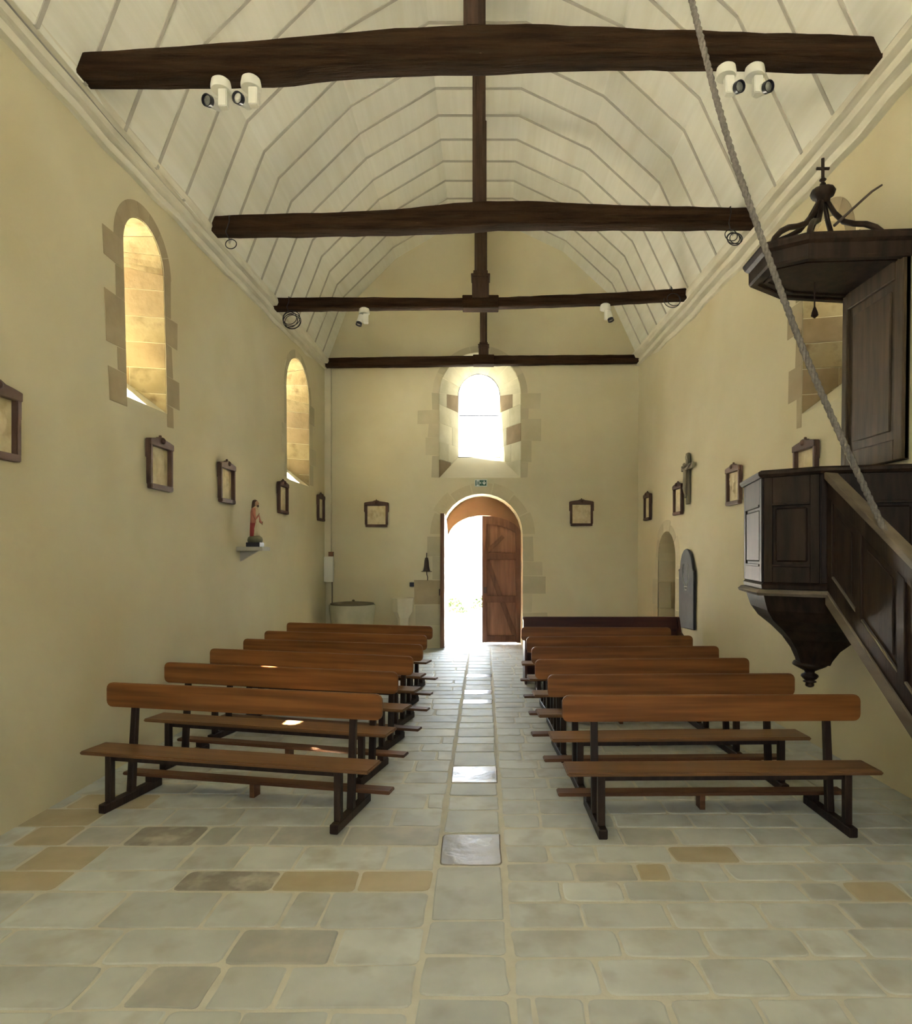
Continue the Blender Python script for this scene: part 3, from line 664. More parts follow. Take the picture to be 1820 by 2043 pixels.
# ------------------------------------------------------------------ benches
def bench(pa, pb, label, group, drop=.932):
    da, db = F*drop/(pa[1] - CY), F*drop/(pb[1] - CY)
    A, B = P(pa[0], pa[1], da), P(pb[0], pb[1], db)
    A.z = B.z = 0; L = (B - A).length; c = (A + B)/2; rz = math.atan2(B.y - A.y, B.x - A.x)
    root = thing('bench', c, rz, label, 'bench', group); h = L/2; ZT = EYE - drop
    def rounded(x0, x1, z0, z1, r, y0, th, name, m_):
        pts = []
        for cx_, cz, a0 in ((x1-r, z1-r, 0), (x0+r, z1-r, 90), (x0+r, z0+r, 180), (x1-r, z0+r, 270)):
            for k in range(5):
                a = math.radians(a0 + k*22.5); pts.append((cx_ + r*math.cos(a), y0, cz + r*math.sin(a)))
        q = MB(); q.prism(pts, (0, th, 0)); return q.build(name, m_, root, bevel=.005, seg=2)
    rounded(-h, h, ZT - .175, ZT, .045, -.030, .026, 'backrest', M_BENCH)
    q = MB(); q.box(-h, h, -.275, -.035, .375, .400); q.build('seat', M_SEAT, root, bevel=.008, seg=2)
    q = MB(); q.box(-h + .22, h - .22, -.235, -.205, .338, .375); q.build('seat_rail', M_LEG, root)
    q = MB(); q.box(-h - .005, h - .005, .135, .245, .100, .124); q.build('kneeler', M_KNEEL, root, bevel=.006, seg=2)
    q = MB(); q.box(-.018, .018, .15, .235, 0, .100); q.build('kneeler_block', M_KNEEL, root)
    for s in (-1, 1):
        x = s*(h - .215)
        q = MB(); q.box(x - .028, x + .028, -.315, .26, 0, .062); q.build('foot', M_LEG, root, bevel=.006, seg=1)
        q = MB(); q.box(x - .023, x + .023, -.262, -.214, .062, .375); q.build('leg', M_LEG, root, bevel=.004, seg=1)
        q = MB(); q.add([(x-.024,-.060,.062),(x+.024,-.060,.062),(x+.024,-.012,.062),(x-.024,-.012,.062),(x-.022,-.003,ZT-.03),(x+.022,-.003,ZT-.03),(x+.022,.034,ZT-.03),(x-.022,.034,ZT-.03)],
              [(3,2,1,0),(4,5,6,7),(0,1,5,4),(1,2,6,5),(2,3,7,6),(3,0,4,7)]); q.build('post', M_LEG, root, bevel=.004, seg=1)
        q = MB(); q.box(x - .026, x + .026, .14, .24, .062, .100); q.build('kneeler_block', M_LEG, root)
    return root
LB = [((218,1360),(765,1384)), ((332,1320),(796,1340)), ((422,1293),(826,1309)), ((488,1273.6),(845,1285.5)), ((530,1258),(853,1267)), ((574,1241.5),(864,1249))]
RB = [((1121,1386),(1713,1384)), ((1092,1345),(1583,1342.4)), ((1067,1315),(1493,1311.7)), ((1060,1290),(1433,1288.3)), ((1050,1270),(1381,1267.6)), ((1040,1250.5),(1338,1251.4))]
LBL = ['nearest bench left of the aisle, honey varnished with dark legs', 'second bench from the front left of the aisle, flecked with sunlight', 'third bench from the front left of the aisle',
       'fourth bench from the front left of the aisle', 'fifth bench from the front left of the aisle', 'farthest bench left of the aisle, below the stone fonts']
RBL = ['nearest bench right of the aisle, standing under the pulpit stair', 'second bench from the front right of the aisle', 'third bench from the front right of the aisle',
       'fourth bench from the front right of the aisle', 'fifth bench from the front right of the aisle', 'farthest honey coloured bench right of the aisle, just before the dark pew']
for (a, b), l in zip(LB, LBL): bench(a, b, l, 'wooden benches left of the aisle')
for (a, b), l in zip(RB, RBL): bench(a, b, l, 'wooden benches right of the aisle')
# dark pew
dp = 9.25; pA, pB = P(1043.7, 1230, dp), P(1353.7, 1231, dp); zt = (pA.z + pB.z)/2
pew = thing('pew', ((pA.x+pB.x)/2, dp, 0), 0, 'dark red-brown high-backed pew behind the right-hand benches', 'pew'); h = (pB.x - pA.x)/2
q = MB(); q.box(-h, h, -.015, .02, .06, zt - .04); q.build('back_panel', M_PEW, pew)
q = MB(); q.box(-h - .01, h + .01, -.03, .035, zt - .04, zt); q.build('top_rail', M_PEW, pew, bevel=.006)
q = MB(); q.box(-h + .03, h - .03, -.42, -.015, .40, .43); q.build('seat', M_PEW, pew, bevel=.006)
for s in (-1, 1):
    x = s*(h - .015)
    q = MB(); q.prism([(x-.015,-.45,0),(x-.015,.03,0),(x-.015,.03,zt-.005),(x-.015,-.06,zt-.005),(x-.015,-.16,.68),(x-.015,-.43,.60)], (.03,0,0)); q.build('end_panel', M_PEW, pew, bevel=.004)

# ------------------------------------------------------------------ stations of the cross
def station(loc, rz, label, seed):
    rnd = random.Random(seed)
    r = thing('station_picture', loc, rz, label, 'picture', 'framed relief pictures round the walls')
    w, h, t, dp_ = .215, .215, .042, .045
    def bar(x0, x1, z0, z1, nm, th=dp_):
        q = MB(); q.box(x0, x1, -th, 0, z0, z1); return q.build(nm, M_FRAME, r, bevel=.006, seg=2)
    bar(-w, -w + t, -h + .02, h - .03, 'frame_side'); bar(w - t, w, -h + .02, h - .03, 'frame_side')
    bar(-w + .012, w - .012, -h - .02, -h + .028, 'frame_bottom', dp_ + .008)
    for s in (-1, 1): bar(s*(w + .006) - .010, s*(w + .006) + .010, h - .17, h + .005, 'frame_ear', dp_*.8)
    q = MB(); q.prism([(-w-.005,-dp_-.006,h-.05),(w+.005,-dp_-.006,h-.05),(w+.005,-dp_-.006,h+.008),(.14,-dp_-.006,h+.022),(.07,-dp_-.006,h+.030),(.028,-dp_-.006,h+.048),(-.028,-dp_-.006,h+.048),(-.07,-dp_-.006,h+.030),(-.14,-dp_-.006,h+.022),(-w-.005,-dp_-.006,h+.008)], (0, dp_+.006, 0))
    q.build('frame_crest', M_FRAME, r, bevel=.005, seg=1)
    q = MB(); q.lathe((0,0,0), [(.004,-.02),(.022,-.016),(.028,0),(.020,.012),(.004,.018)], 10); k = q.build('rosette', M_FRAME, r, True); k.rotation_euler = (math.radians(90),0,0); k.location = (0,-dp_-.012,h+.012)
    q = MB(); q.box(-.010,.010,-.035,-.012,h+.045,h+.068); q.build('top_knob', M_FRAME, r, bevel=.004, seg=1)
    # relief
    blobs = []
    for _ in range(rnd.randint(3, 5)):
        bx = rnd.uniform(-.11, .11); bz = rnd.uniform(-.10, .0); hh = rnd.uniform(.06, .13); lean = rnd.uniform(-.4, .4)
        blobs += [(bx + lean*k*hh/4, bz + k*hh/4, .022 if k < 4 else .014, rnd.uniform(.008, .016)) for k in range(6)]
    n = 30; vs, fs = [], []
    for i in range(n+1):
        for j in range(n+1):
            x = lerp(-w + t, w - t, i/n); z = lerp(-h + .025, h - .045, j/n)
            hgt = sum(a*math.exp(-((x-bx)**2 + (z-bz)**2)/(2*s_*s_*.5)) for bx, bz, s_, a in blobs); hgt = min(hgt, .022)
            vs.append((x, -.006 - hgt, z))
    for i in range(n):
        for j in range(n): fs.append((i*(n+1)+j, (i+1)*(n+1)+j, (i+1)*(n+1)+j+1, i*(n+1)+j+1))
    q = MB(); q.add(vs, fs); q.build('relief_panel', M_RELIEF, r, True)
    q = MB(); q.box(-w + .02, w - .02, -.004, 0, -h, h - .03); q.build('back_board', M_FRAME, r)
    return r
Rt = math.radians
for k, (y, l) in enumerate(((4.08, 'framed relief on the left wall cut by the picture edge'), (6.14, 'framed relief on the left wall directly below the narrow window'), (7.68, 'framed relief on the left wall just above and nearer than the statue'),
        (9.70, 'framed relief on the left wall between the statue and the tall pale window'), (11.80, 'framed relief at the far end of the left wall beside the corner'))):
    station((XL(y, 2.6), y, 2.6), Rt(90), l, 10 + k)
for k, (y, l) in enumerate(((6.23, 'framed relief rising behind the pulpit rim on the right wall'), (7.94, 'framed relief on the right wall just left of the pulpit'), (9.98, 'framed relief on the right wall left of the crucifix'), (11.55, 'framed relief at the far end of the right wall near the corner'))):
    station((XR(y, 2.6), y, 2.6), Rt(-90), l, 20 + k)
station((-2.03, YB, 2.51), 0, 'square framed relief on the end wall left of the door', 31)
station((1.82, YB, 2.53), 0, 'square framed relief on the end wall right of the door', 32)

# ------------------------------------------------------------------ pulpit
AX = Vector((2.62, 5.25))
PLAN = [Vector(p) for p in ((3.10, 5.88), (2.27, 5.66), (2.13, 4.97), (2.44, 4.73), (3.10, 4.58))]
ZP0, ZP1 = 1.50, 2.355
pulpit = thing('pulpit', (AX.x, AX.y, .69), 0, 'dark oak pulpit with panelled box and tapering corbel on the right wall', 'pulpit')
def PP(q): q.location -= pulpit.location; return q
def off_line(pts, d_):
    out = []
    for i, p in enumerate(pts):
        ns = []
        for a, b in ((i-1, i), (i, i+1)):
            if 0 <= a and b < len(pts):
                t = (pts[b] - pts[a]).normalized(); ns.append(Vector((-t.y, t.x)))
        n = sum(ns, Vector((0,0))).normalized(); k = n.dot(ns[0]); out.append(p + n*d_/max(k, .4))
    return out
# outward side: choose the sign so that offset moves away from the axis
SG = 1 if (off_line(PLAN, .1)[2] - AX).length > (PLAN[2] - AX).length else -1
def sweep(plan, prof, name, m_, parent, close=True, sgn=None):
    rows = []
    for o_, z in prof:
        rows.append([Vector((p.x, p.y, z)) for p in off_line(plan, o_*(sgn or SG))])
    mb = MB(); n = len(plan)
    vs = [p for r_ in rows for p in r_]; fs = []
    m_n = len(rows)
    for k in range(m_n if close else m_n - 1):
        k2 = (k+1) % m_n
        for i in range(n-1): fs.append((k*n+i, k*n+i+1, k2*n+i+1, k2*n+i))
    fs.append(tuple(k*n for k in range(m_n))); fs.append(tuple(k*n + n-1 for k in range(m_n))[::-1])
    mb.add(vs, fs); return mb.build(name, m_, parent)
PP(sweep(PLAN, [(0, ZP0), (0, ZP1), (-.03, ZP1), (-.03, ZP0)], 'box_wall', M_PULPIT, pulpit))
PP(sweep(PLAN, [(-.04, ZP1 - .01), (.03, ZP1 - .01), (.045, ZP1 + .01), (.045, ZP1 + .03), (.02, ZP1 + .045), (-.045, ZP1 + .045)], 'top_rail', M_PULPIT, pulpit))
PP(sweep(PLAN, [(-.03, ZP0 - .01), (.015, ZP0 + .0), (.02, ZP0 + .03), (0, ZP0 + .05), (-.03, ZP0 + .05)], 'base_moulding', M_PULPIT, pulpit))
PP(sweep(PLAN, [(-.03, ZP0 - .05), (.05, ZP0 - .05), (.06, ZP0 - .03), (.035, ZP0 - .005), (-.03, ZP0 + .0)], 'cornice_moulding', M_PULPIT_W, pulpit))
m = MB(); m.prism([(p.x, p.y, ZP0 - .03) for p in PLAN], (0,0,.04)); PP(m.build('box_floor', M_PULPIT, pulpit))
for i in range(4):
    a, b = PLAN[i], PLAN[i+1]; t = b - a; L_ = t.length; t.normalize(); n2 = Vector((-t.y, t.x))*SG
    fn = lambda u, v: Vector((a.x + t.x*u, a.y + t.y*u, v)); nf = lambda u, v: Vector((n2.x, n2.y, 0))
    sw = min(.075, L_*.17)
    for u0, u1 in ((.004, sw), (L_ - sw, L_ - .004)):
        m = MB(); m.patch(fn, nf, u0, u1, ZP0 + .05, ZP1 - .01, 1, 1, .016, .01); PP(m.build('stile', M_PULPIT, pulpit, bevel=.003, seg=1))
    for v0, v1 in ((ZP0 + .05, ZP0 + .17), (ZP1 - .21, ZP1 - .01)):
        m = MB(); m.patch(fn, nf, sw, L_ - sw, v0, v1, 1, 1, .016, .01); PP(m.build('rail', M_PULPIT, pulpit, bevel=.003, seg=1))
    m = MB(); m.patch(fn, nf, sw + .018, L_ - sw - .018, ZP0 + .205, ZP1 - .245, 1, 1, .014, .01); PP(m.build('raised_panel', M_PULPIT, pulpit, bevel=.012, seg=1))
    for v0, v1 in ((ZP0 + .17, ZP0 + .185), (ZP1 - .225, ZP1 - .21)):
        m = MB(); m.patch(fn, nf, sw, L_ - sw, v0, v1, 1, 1, .024, .01); PP(m.build('panel_moulding', M_PULPIT, pulpit))
# corbel: plan shrinking towards the axis
CP = [(1.0, ZP0 - .05), (.97, 1.40), (.92, 1.33), (.80, 1.25), (.60, 1.175), (.42, 1.09), (.29, 1.00), (.22, .92), (.20, .885)]
rows = []
full = PLAN + [Vector((3.10, 5.25))]
for s_, z in CP:
    rows.append([Vector((AX.x + (p.x - AX.x)*s_, AX.y + (p.y - AX.y)*s_, z)) for p in full])
m = MB(); m.rings(rows); PP(m.build('corbel', M_PULPIT, pulpit))
m = MB(); m.lathe((AX.x, AX.y, 0), [(.118,.90),(.128,.885),(.128,.87),(.10,.855),(.06,.835),(.04,.825),(.036,.81),(.062,.795),(.066,.78),(.05,.76),(.034,.75),(.05,.742),(.05,.735),(.03,.728),(.034,.712),(.030,.70),(.012,.692)], 14); PP(m.build('finial', M_PULPIT, pulpit, True))
# backboard against the wall
XW = lambda y, z: XR(y, z) - .005
by0, by1, bz0, bz1 = 4.76, 5.56, 2.46, 3.96
bw = lambda u, v: Vector((XW(u, v), u, v)); bn = lambda u, v: Vector((-1, 0, 0))
m = MB(); m.patch(bw, bn, by0, by1, bz0, bz1, 1, 1, .03, 0); PP(m.build('back_board', M_PANELBACK, pulpit))
for u0, u1, v0, v1 in ((by0, by0 + .10, bz0, bz1), (by1 - .07, by1, bz0, bz1), (by0 + .10, by1 - .07, bz0, bz0 + .16), (by0 + .10, by1 - .07, bz1 - .14, bz1)):
    m = MB(); m.patch(bw, bn, u0, u1, v0, v1, 1, 1, .055, 0); PP(m.build('back_frame', M_PANELBACK, pulpit, bevel=.006, seg=1))
m = MB(); m.patch(bw, bn, by0 + .17, by1 - .14, bz0 + .23, bz1 - .21, 1, 1, .042, 0); PP(m.build('back_panel', M_PANELBACK, pulpit, bevel=.008, seg=1))
# sounding board
CAN = [Vector(p) for p in ((3.11, 5.64), (2.53, 5.56), (2.16, 5.30), (2.15, 4.94), (2.38, 4.79), (3.11, 4.74))]
ZC = 3.955
canopy = thing('pulpit_canopy', (AX.x, AX.y, ZC), 0, 'polygonal dark oak sounding board with scrolled crown above the pulpit', 'canopy')
def CC(q): q.location -= canopy.location; return q
m = MB(); m.prism([(p.x, p.y, ZC) for p in CAN], (0, 0, .03)); CC(m.build('soffit', M_PULPIT, canopy))
CC(sweep(CAN, [(-.05, ZC - .02), (.0, ZC - .02), (.01, ZC), (.01, ZC + .09), (.035, ZC + .11), (.05, ZC + .14), (.05, ZC + .155), (-.05, ZC + .155)], 'fascia', M_PULPIT, canopy))
CC(sweep(CAN, [(-.12, ZC - .012), (-.09, ZC - .012), (-.09, ZC + .01), (-.12, ZC + .01)], 'soffit_moulding', M_PULPIT, canopy))
m = MB(); m.prism([(p.x, p.y, ZC + .145) for p in CAN], (0, 0, .02)); CC(m.build('top_board', M_PULPIT, canopy))
HB = Vector((2.70, 5.2, 4.62))
m = MB(); m.lathe(HB, [(.05,-.06),(.055,-.02),(.085,.0),(.095,.03),(.085,.05),(.03,.055),(.022,.10)], 12); CC(m.build('crown_hub', M_PULPIT, canopy, True))
m = MB(); m.tube([HB + Vector((0,0,.05)), HB + Vector((0,0,.30))], .013, 8); m.tube([HB + Vector((-.05,0,.22)), HB + Vector((.05,0,.22))], .012, 8); m.lathe(HB + Vector((0,0,.13)), [(.01,-.02),(.028,0),(.01,.02)], 10); CC(m.build('crown_cross', M_PULPIT, canopy))
for c_ in CAN[1:5] + [Vector((3.04, 5.45)), Vector((3.04, 4.86))]:
    o2 = Vector((c_.x, c_.y)); e = o2 + (Vector((HB.x, HB.y)) - o2)*.06
    prof = [(0.02, 1.0), (.08, .93), (.18, .72), (.32, .53), (.48, .44), (.64, .38), (.78, .28), (.89, .15), (.95, .0)]
    z0 = ZC + .15; pts = []
    for s_, zz in prof:
        q2 = Vector((HB.x, HB.y)).lerp(e, s_/.95); pts.append((q2.x, q2.y, z0 + (HB.z - .03 - z0)*zz))
    m = MB(); m.tube(pts, [.018, .018, .020, .022, .022, .023, .023, .022, .022], 8); CC(smooth_angle(m.build('crown_scroll', M_PULPIT, canopy), 60))
m = MB(); m.tube([(2.66, 5.25, ZC), (2.66, 5.25, ZC - .2)], .006, 6); m.lathe((2.66, 5.25, ZC - .29), [(.006,0),(.028,.02),(.022,.05),(.008,.09)], 10); CC(m.build('pendant', M_PULPIT, canopy))
m = MB(); m.tube([P(1665, 450, 4.95), P(1700, 418, 5.0), P(1740, 382, 5.03), P(1760, 369, 5.03)], [.012, .010, .010, .008], 6)
tag(m.build('stay_rod', M_IRON), 'thin iron stay rod slanting from the canopy crown to the right wall', 'rod')
# pulpit stair
SX = 2.47                         # outer face of the stair, runs towards the camera
stair = thing('pulpit_stair', (SX, 3.6, 0), 0, 'dark panelled stair parapet climbing along the right wall to the pulpit', 'staircase')
def TT(q): q.location -= stair.location; return q
yA, yB_ = 4.70, 2.70
zr = lambda y: 2.36 + (y - 4.70)*.655            # hand rail top
zs = lambda y: 1.40 + (y - 4.70)*.735            # lower edge of the string
def slope(y0, y1, f0, f1, x0, x1, name, m_):
    mb = MB(); mb.prism([(x0, y0, f0(y0)), (x0, y1, f0(y1)), (x0, y1, f1(y1)), (x0, y0, f1(y0))], (x1 - x0, 0, 0)); return TT(mb.build(name, m_, stair, bevel=.005, seg=1))
slope(yA, yB_, lambda y: zs(y), lambda y: max(zs(y) + .10, .06), SX - .015, SX + .06, 'string_edge', M_PULPIT_W)
slope(yA, yB_, lambda y: zs(y) + .10, lambda y: zr(y) - .05, SX + .012, SX + .04, 'panel_field', M_PULPIT)
slope(yA, yB_, lambda y: zr(y) - .055, lambda y: zr(y), SX - .022, SX + .07, 'hand_rail', M_PULPIT_W)
slope(yA, yB_, lambda y: zr(y) - .19, lambda y: zr(y) - .055, SX, SX + .05, 'upper_rail', M_PULPIT)
slope(yA, yB_, lambda y: zs(y) + .10, lambda y: zs(y) + .24, SX, SX + .05, 'lower_rail', M_PULPIT)
ys = [4.70, 4.34, 3.90, 3.40, 2.90]
for y_ in ys[:]:
    slope(y_ - .07, y_, lambda y: zs(y) + .22, lambda y: zr(y) - .17, SX - .003, SX + .05, 'stile', M_PULPIT)
for a, b in zip(ys, ys[1:]):
    slope(b + .0, a - .07, lambda y: zs(y) + .24, lambda y: zs(y) + .258, SX - .006, SX + .05, 'panel_moulding', M_PULPIT_W)
    slope(b + .05, a - .12, lambda y: zs(y) + .30, lambda y: zr(y) - .25, SX + .004, SX + .05, 'raised_panel', M_PULPIT)
for k in range(7):
    yt_ = 4.62 - k*.26; z_ = 1.42 - k*.20
    if z_ > .05:
        mb = MB(); mb.box(SX + .045, XR(yt_, z_) - .005, yt_ - .27, yt_, z_ - .035, z_); TT(mb.build('tread', M_PULPIT, stair))
        mb = MB(); mb.box(SX + .045, XR(yt_, z_) - .005, yt_ - .03, yt_ - .01, z_ - .0, z_ + .165); TT(mb.build('riser', M_PULPIT, stair))

# bell rope
rp = [(1340,-170),(1362,-80),(1380,0),(1405,100),(1430,200),(1462,310),(1500,420),(1545,545),(1595,680),(1650,810),(1705,930),(1752,1030),(1775,1080)]
pts = []
for k, (a, b) in enumerate(rp): pts.append(P(a, b, lerp(4.40, 4.02, k/(len(rp)-1))))
pts = [Vector((.72, 4.56, 7.46))] + pts
# resample and twist two strands
fine = []
for a, b in zip(pts, pts[1:]):
    n = max(2, int((b-a).length/.03))
    fine += [lerp(a, b, i/n) for i in range(n)]
fine.append(pts[-1])
for _ in range(30): fine = [fine[0]] + [(fine[i-1] + fine[i]*2 + fine[i+1])/4 for i in range(1, len(fine)-1)] + [fine[-1]]
mb = MB(); s_acc = 0
for strand in range(3):
    st = []; s_acc = 0
    for i, p in enumerate(fine):
        if i: s_acc += (p - fine[i-1]).length
        t = (fine[min(i+1, len(fine)-1)] - fine[max(i-1, 0)]).normalized(); a = t.cross(Vector((0,1,0))).normalized(); b = t.cross(a)
        ang = s_acc*42 + strand*2*math.pi/3; st.append(p + (a*math.cos(ang) + b*math.sin(ang))*.011)
    mb.tube(st, .0125, 6)
tag(mb.build('bell_rope', M_ROPE, None, True), 'long twisted grey bell rope slanting down to the pulpit stair', 'rope')

# ------------------------------------------------------------------ spotlights and cables on the beams
def spotlight(px, py, d, aim, label, flip=1, s=1.0):
    """px,py: lower edge of the mounting puck on the beam face"""
    c = P(px, py, d)
    r = thing('spotlight', c, 0, label, 'lamp', 'white ceiling spotlights'); r.scale = (s, s, s)
    q = MB(); q.lathe((0,0,0), [(.005,.075),(.045,.072),(.066,.055),(.072,.02),(.072,-.005),(.068,-.012),(.005,-.012)], 20); smooth_angle(q.build('mounting_puck', M_WHITE, r), 40)
    q = MB(); q.box(-.012, .052, -.03, .03, -.14, -.01); q.build('arm_box', M_WHITE, r, bevel=.006)
    hd = bpy.data.objects.new('lamp_head', None); COL.objects.link(hd); hd.parent = r; hd.location = (-.058*flip, -.01, -.105)
    hd.rotation_euler = Vector(aim).to_track_quat('Z', 'Y').to_euler()
    q = MB(); q.lathe((0,0,0), [(.03,-.085),(.038,-.075),(.040,.03),(.040,.05)], 18); smooth_angle(q.build('head_body', M_WHITE, hd), 40)
    q = MB()
    q.rings([[(rr*math.cos(2*math.pi*i/20), rr*math.sin(2*math.pi*i/20), z) for i in range(20)] for rr, z in ((.041,.03),(.042,.066),(.036,.066),(.030,.045))], True, False, False); smooth_angle(q.build('black_ring', M_BLACK, hd), 40)
    q = MB(); q.lathe((0,0,0), [(.001,.036),(.016,.040),(.031,.050)], 16); q.build('reflector', M_LENS, hd, True)
    return r
spotlight(441, 178, 4.74, (-.35, -1, -.35), 'leftmost white spotlight hanging under the nearest beam', 1)
spotlight(501, 174, 4.74, (-.30, -1, -.30), 'second white spotlight from the left under the nearest beam', 1)
spotlight(1449, 151, 4.74, (.35, -1, -.35), 'white spotlight under the nearest beam, just right of the rope', -1)
spotlight(1506, 151, 4.74, (.35, -1, -.35), 'rightmost white spotlight under the nearest beam', -1)
spotlight(727, 625, 9.28, (-.25, -.2, -1), 'small white spotlight under the third beam on the left', 1, 1.05)
spotlight(1208, 617, 9.28, (.25, -.2, -1), 'small white spotlight under the third beam on the right', -1, 1.05)
def coil(px, py, d, r_, loops, label, hook_py):
    c = P(px, py, d); mb = MB(); rnd = random.Random(px)
    for k in range(loops):
        o_ = Vector((rnd.uniform(-.03, .05), rnd.uniform(-.02, .02), rnd.uniform(-.04, .03)))*(1 if loops > 1 else 0); rr = r_*rnd.uniform(.75, 1.05); tl = rnd.uniform(-.5, .5)
        mb.tube([c + o_ + Vector((rr*math.cos(a), rr*.25*math.sin(a + tl), rr*math.sin(a))) for a in [2*math.pi*i/24 for i in range(24)]], .0055, 5, closed=True)
    top = P(px - 4, hook_py, d)
    mb.tube([c + Vector((-.02, 0, r_*.9)), c + Vector((-.05, -.02, r_ + .06)), lerp(c, top, .8), top, top + Vector((0, .12, .03))], .005, 5)
    return tag(mb.build('cable_coil', M_CABLE, None, True), label, 'cable', 'black cable coils on the beams')
coil(461, 487, 7.05, .062, 1, 'single black cable loop hanging under the left end of the second beam', 430)
coil(1462, 473, 7.05, .085, 4, 'tangled black cable coil under the right end of the second beam', 412)
coil(580, 638, 9.19, .115, 5, 'large black cable coil hanging at the left end of the third beam', 592)
coil(1345, 597, 9.19, .12, 2, 'thin cable coil around the right end of the third beam', 574)

# ------------------------------------------------------------------ statue on a bracket
sy_ = 8.12; sx_ = -2.86; sz = 1.855
br = thing('wall_bracket', (XL(sy_, sz), sy_, sz), 0, 'small grey bracket shelf under the statue on the left wall', 'shelf')
q = MB(); q.box(0, .32, -.15, .15, -.05, 0); q.build('shelf_board', M_SHELF, br, bevel=.005)
q = MB(); q.prism([(0,-.03,-.05),(.22,-.03,-.05),(0,-.03,-.18)], (0,.06,0)); q.build('bracket_arm', M_SHELF, br)
st = thing('statue', (sx_, sy_, sz), Rt(90), 'painted statue of a robed bearded figure in red cloak on a wall bracket', 'statue')   # local -y looks into the nave
q = MB(); q.box(-.085, .085, -.085, .085, 0, .055); q.build('plinth', M_BLACK, st, bevel=.004)
q = MB(); q.lathe((0,0,.055), [(.085,0),(.092,.03),(.085,.06),(.06,.08),(.02,.088)], 16); q.build('rock_base', M_ROCK, st, True)
def loft(secs, name, m_, n=20, fold=0.0, nf=9):
    rows = []
    for z, rx, ry, ox, oy in secs:
        rows.append([(ox + rx*(1 + fold*math.sin(nf*2*math.pi*i/n + z*9))*math.cos(2*math.pi*i/n), oy + ry*(1 + fold*math.sin(nf*2*math.pi*i/n + z*9))*math.sin(2*math.pi*i/n), z) for i in range(n)])
    q_ = MB(); q_.rings(rows); return q_.build(name, m_, st, True)
loft([(.12,.062,.055,0,0),(.20,.056,.050,0,0),(.28,.054,.046,0,0),(.36,.056,.044,0,0),(.43,.060,.044,0,0),(.47,.052,.038,0,0),(.495,.026,.026,0,0),(.505,.018,.018,0,-.003)], 'robe', M_CREAMROBE, 36, .05, 9)
loft([(.13,.066,.048,0,.014),(.22,.064,.046,0,.014),(.30,.066,.044,.0,.012)], 'cloak_skirt', M_REDROBE, 36, .05, 8)
loft([(.295,.067,.046,0,.010),(.36,.068,.044,0,.008),(.43,.070,.044,0,.006),(.468,.058,.040,0,.004),(.492,.030,.028,0,.002)], 'cloak', M_PINKROBE, 36, .03, 8)
q = MB(); q.rings([[(rx*math.cos(2*math.pi*i/14), oy + ry*math.sin(2*math.pi*i/14), z) for i in range(14)] for z, rx, ry, oy in ((.495,.017,.018,-.002),(.508,.018,.020,-.006),(.522,.026,.030,-.012),(.540,.030,.034,-.012),(.556,.030,.034,-.008),(.572,.022,.026,-.004),(.580,.008,.010,0))])
q.add([(-.006,-.042,.535),(.006,-.042,.535),(0,-.053,.532),(0,-.042,.552)], [(0,1,2),(0,2,3),(1,3,2)]); q.build('head', M_SKIN, st, True)
q = MB(); q.rings([[(rx*math.cos(2*math.pi*i/14), oy + ry*math.sin(2*math.pi*i/14), z) for i in range(14)] for z, rx, ry, oy in ((.475,.030,.016,.028),(.50,.034,.022,.020),(.53,.036,.028,.012),(.56,.035,.032,.004),(.578,.026,.028,.002),(.588,.008,.010,.002))]); q.build('hair', M_HAIR, st, True)
q = MB(); q.lathe((0,-.036,.510), [(.003,-.020),(.014,-.006),(.016,.004),(.008,.012)], 10, 1, .7); q.build('beard', M_HAIR, st, True)
for s in (-1, 1):
    q = MB()
    if s < 0: q.tube([(s*.058,.0,.455),(s*.072,-.012,.40),(s*.066,-.030,.345),(s*.030,-.052,.385)], [.022,.021,.019,.012], 8)
    else: q.tube([(s*.058,.0,.455),(s*.074,-.010,.39),(s*.074,-.030,.33),(s*.066,-.060,.30)], [.022,.021,.019,.012], 8)
    q.build('sleeve', M_PINKROBE, st, True)
    hx = (s*.026,-.054,.392) if s < 0 else (s*.065,-.066,.293)
    q = MB(); q.lathe(hx, [(.002,-.018),(.010,-.010),(.012,.004),(.004,.016)], 8, 1, .6)
    for k in range(4): q.tube([(hx[0] - .008 + k*.005, hx[1] - .002, hx[2] + .010), (hx[0] - .008 + k*.005, hx[1] - .008, hx[2] + .026)], .0028, 5)
    q.build('hand', M_SKIN, st, True)

# ------------------------------------------------------------------ crucifix, slab on the right wall
cy_ = 9.54; cz_ = 2.87
cr = thing('crucifix', (XR(cy_ + .27, cz_) - .004, cy_, cz_), Rt(-90), 'grey wooden crucifix with carved figure on the right wall', 'crucifix')
q = MB(); q.box(-.05, .05, -.035, 0, -.375, .375); q.build('upright', M_CROSSW, cr, bevel=.005)
q = MB(); q.box(-.27, .27, -.036, -.002, .13, .215); q.build('crossbar', M_CROSSW, cr, bevel=.005)
q = MB(); q.box(-.045, .045, -.042, -.034, .285, .335); q.build('title_plate', M_CORPUS, cr)
q = MB()
n = 12
sec = [(.16,.020,.018,-.055),(.135,.040,.022,-.056),(.09,.042,.026,-.060),(.04,.034,.024,-.060),(.0,.036,.026,-.060),(-.03,.040,.030,-.060),(-.08,.032,.026,-.064),(-.14,.026,.026,-.072),(-.20,.020,.020,-.062),(-.25,.016,.016,-.052),(-.285,.012,.022,-.058)]
q.rings([[(rx*math.cos(2*math.pi*i/n), oy + ry*math.sin(2*math.pi*i/n), z) for i in range(n)] for z, rx, ry, oy in sec])
q.lathe((.008,-.072,.195), [(.004,-.036),(.020,-.026),(.025,0),(.022,.020),(.006,.034)], 12)
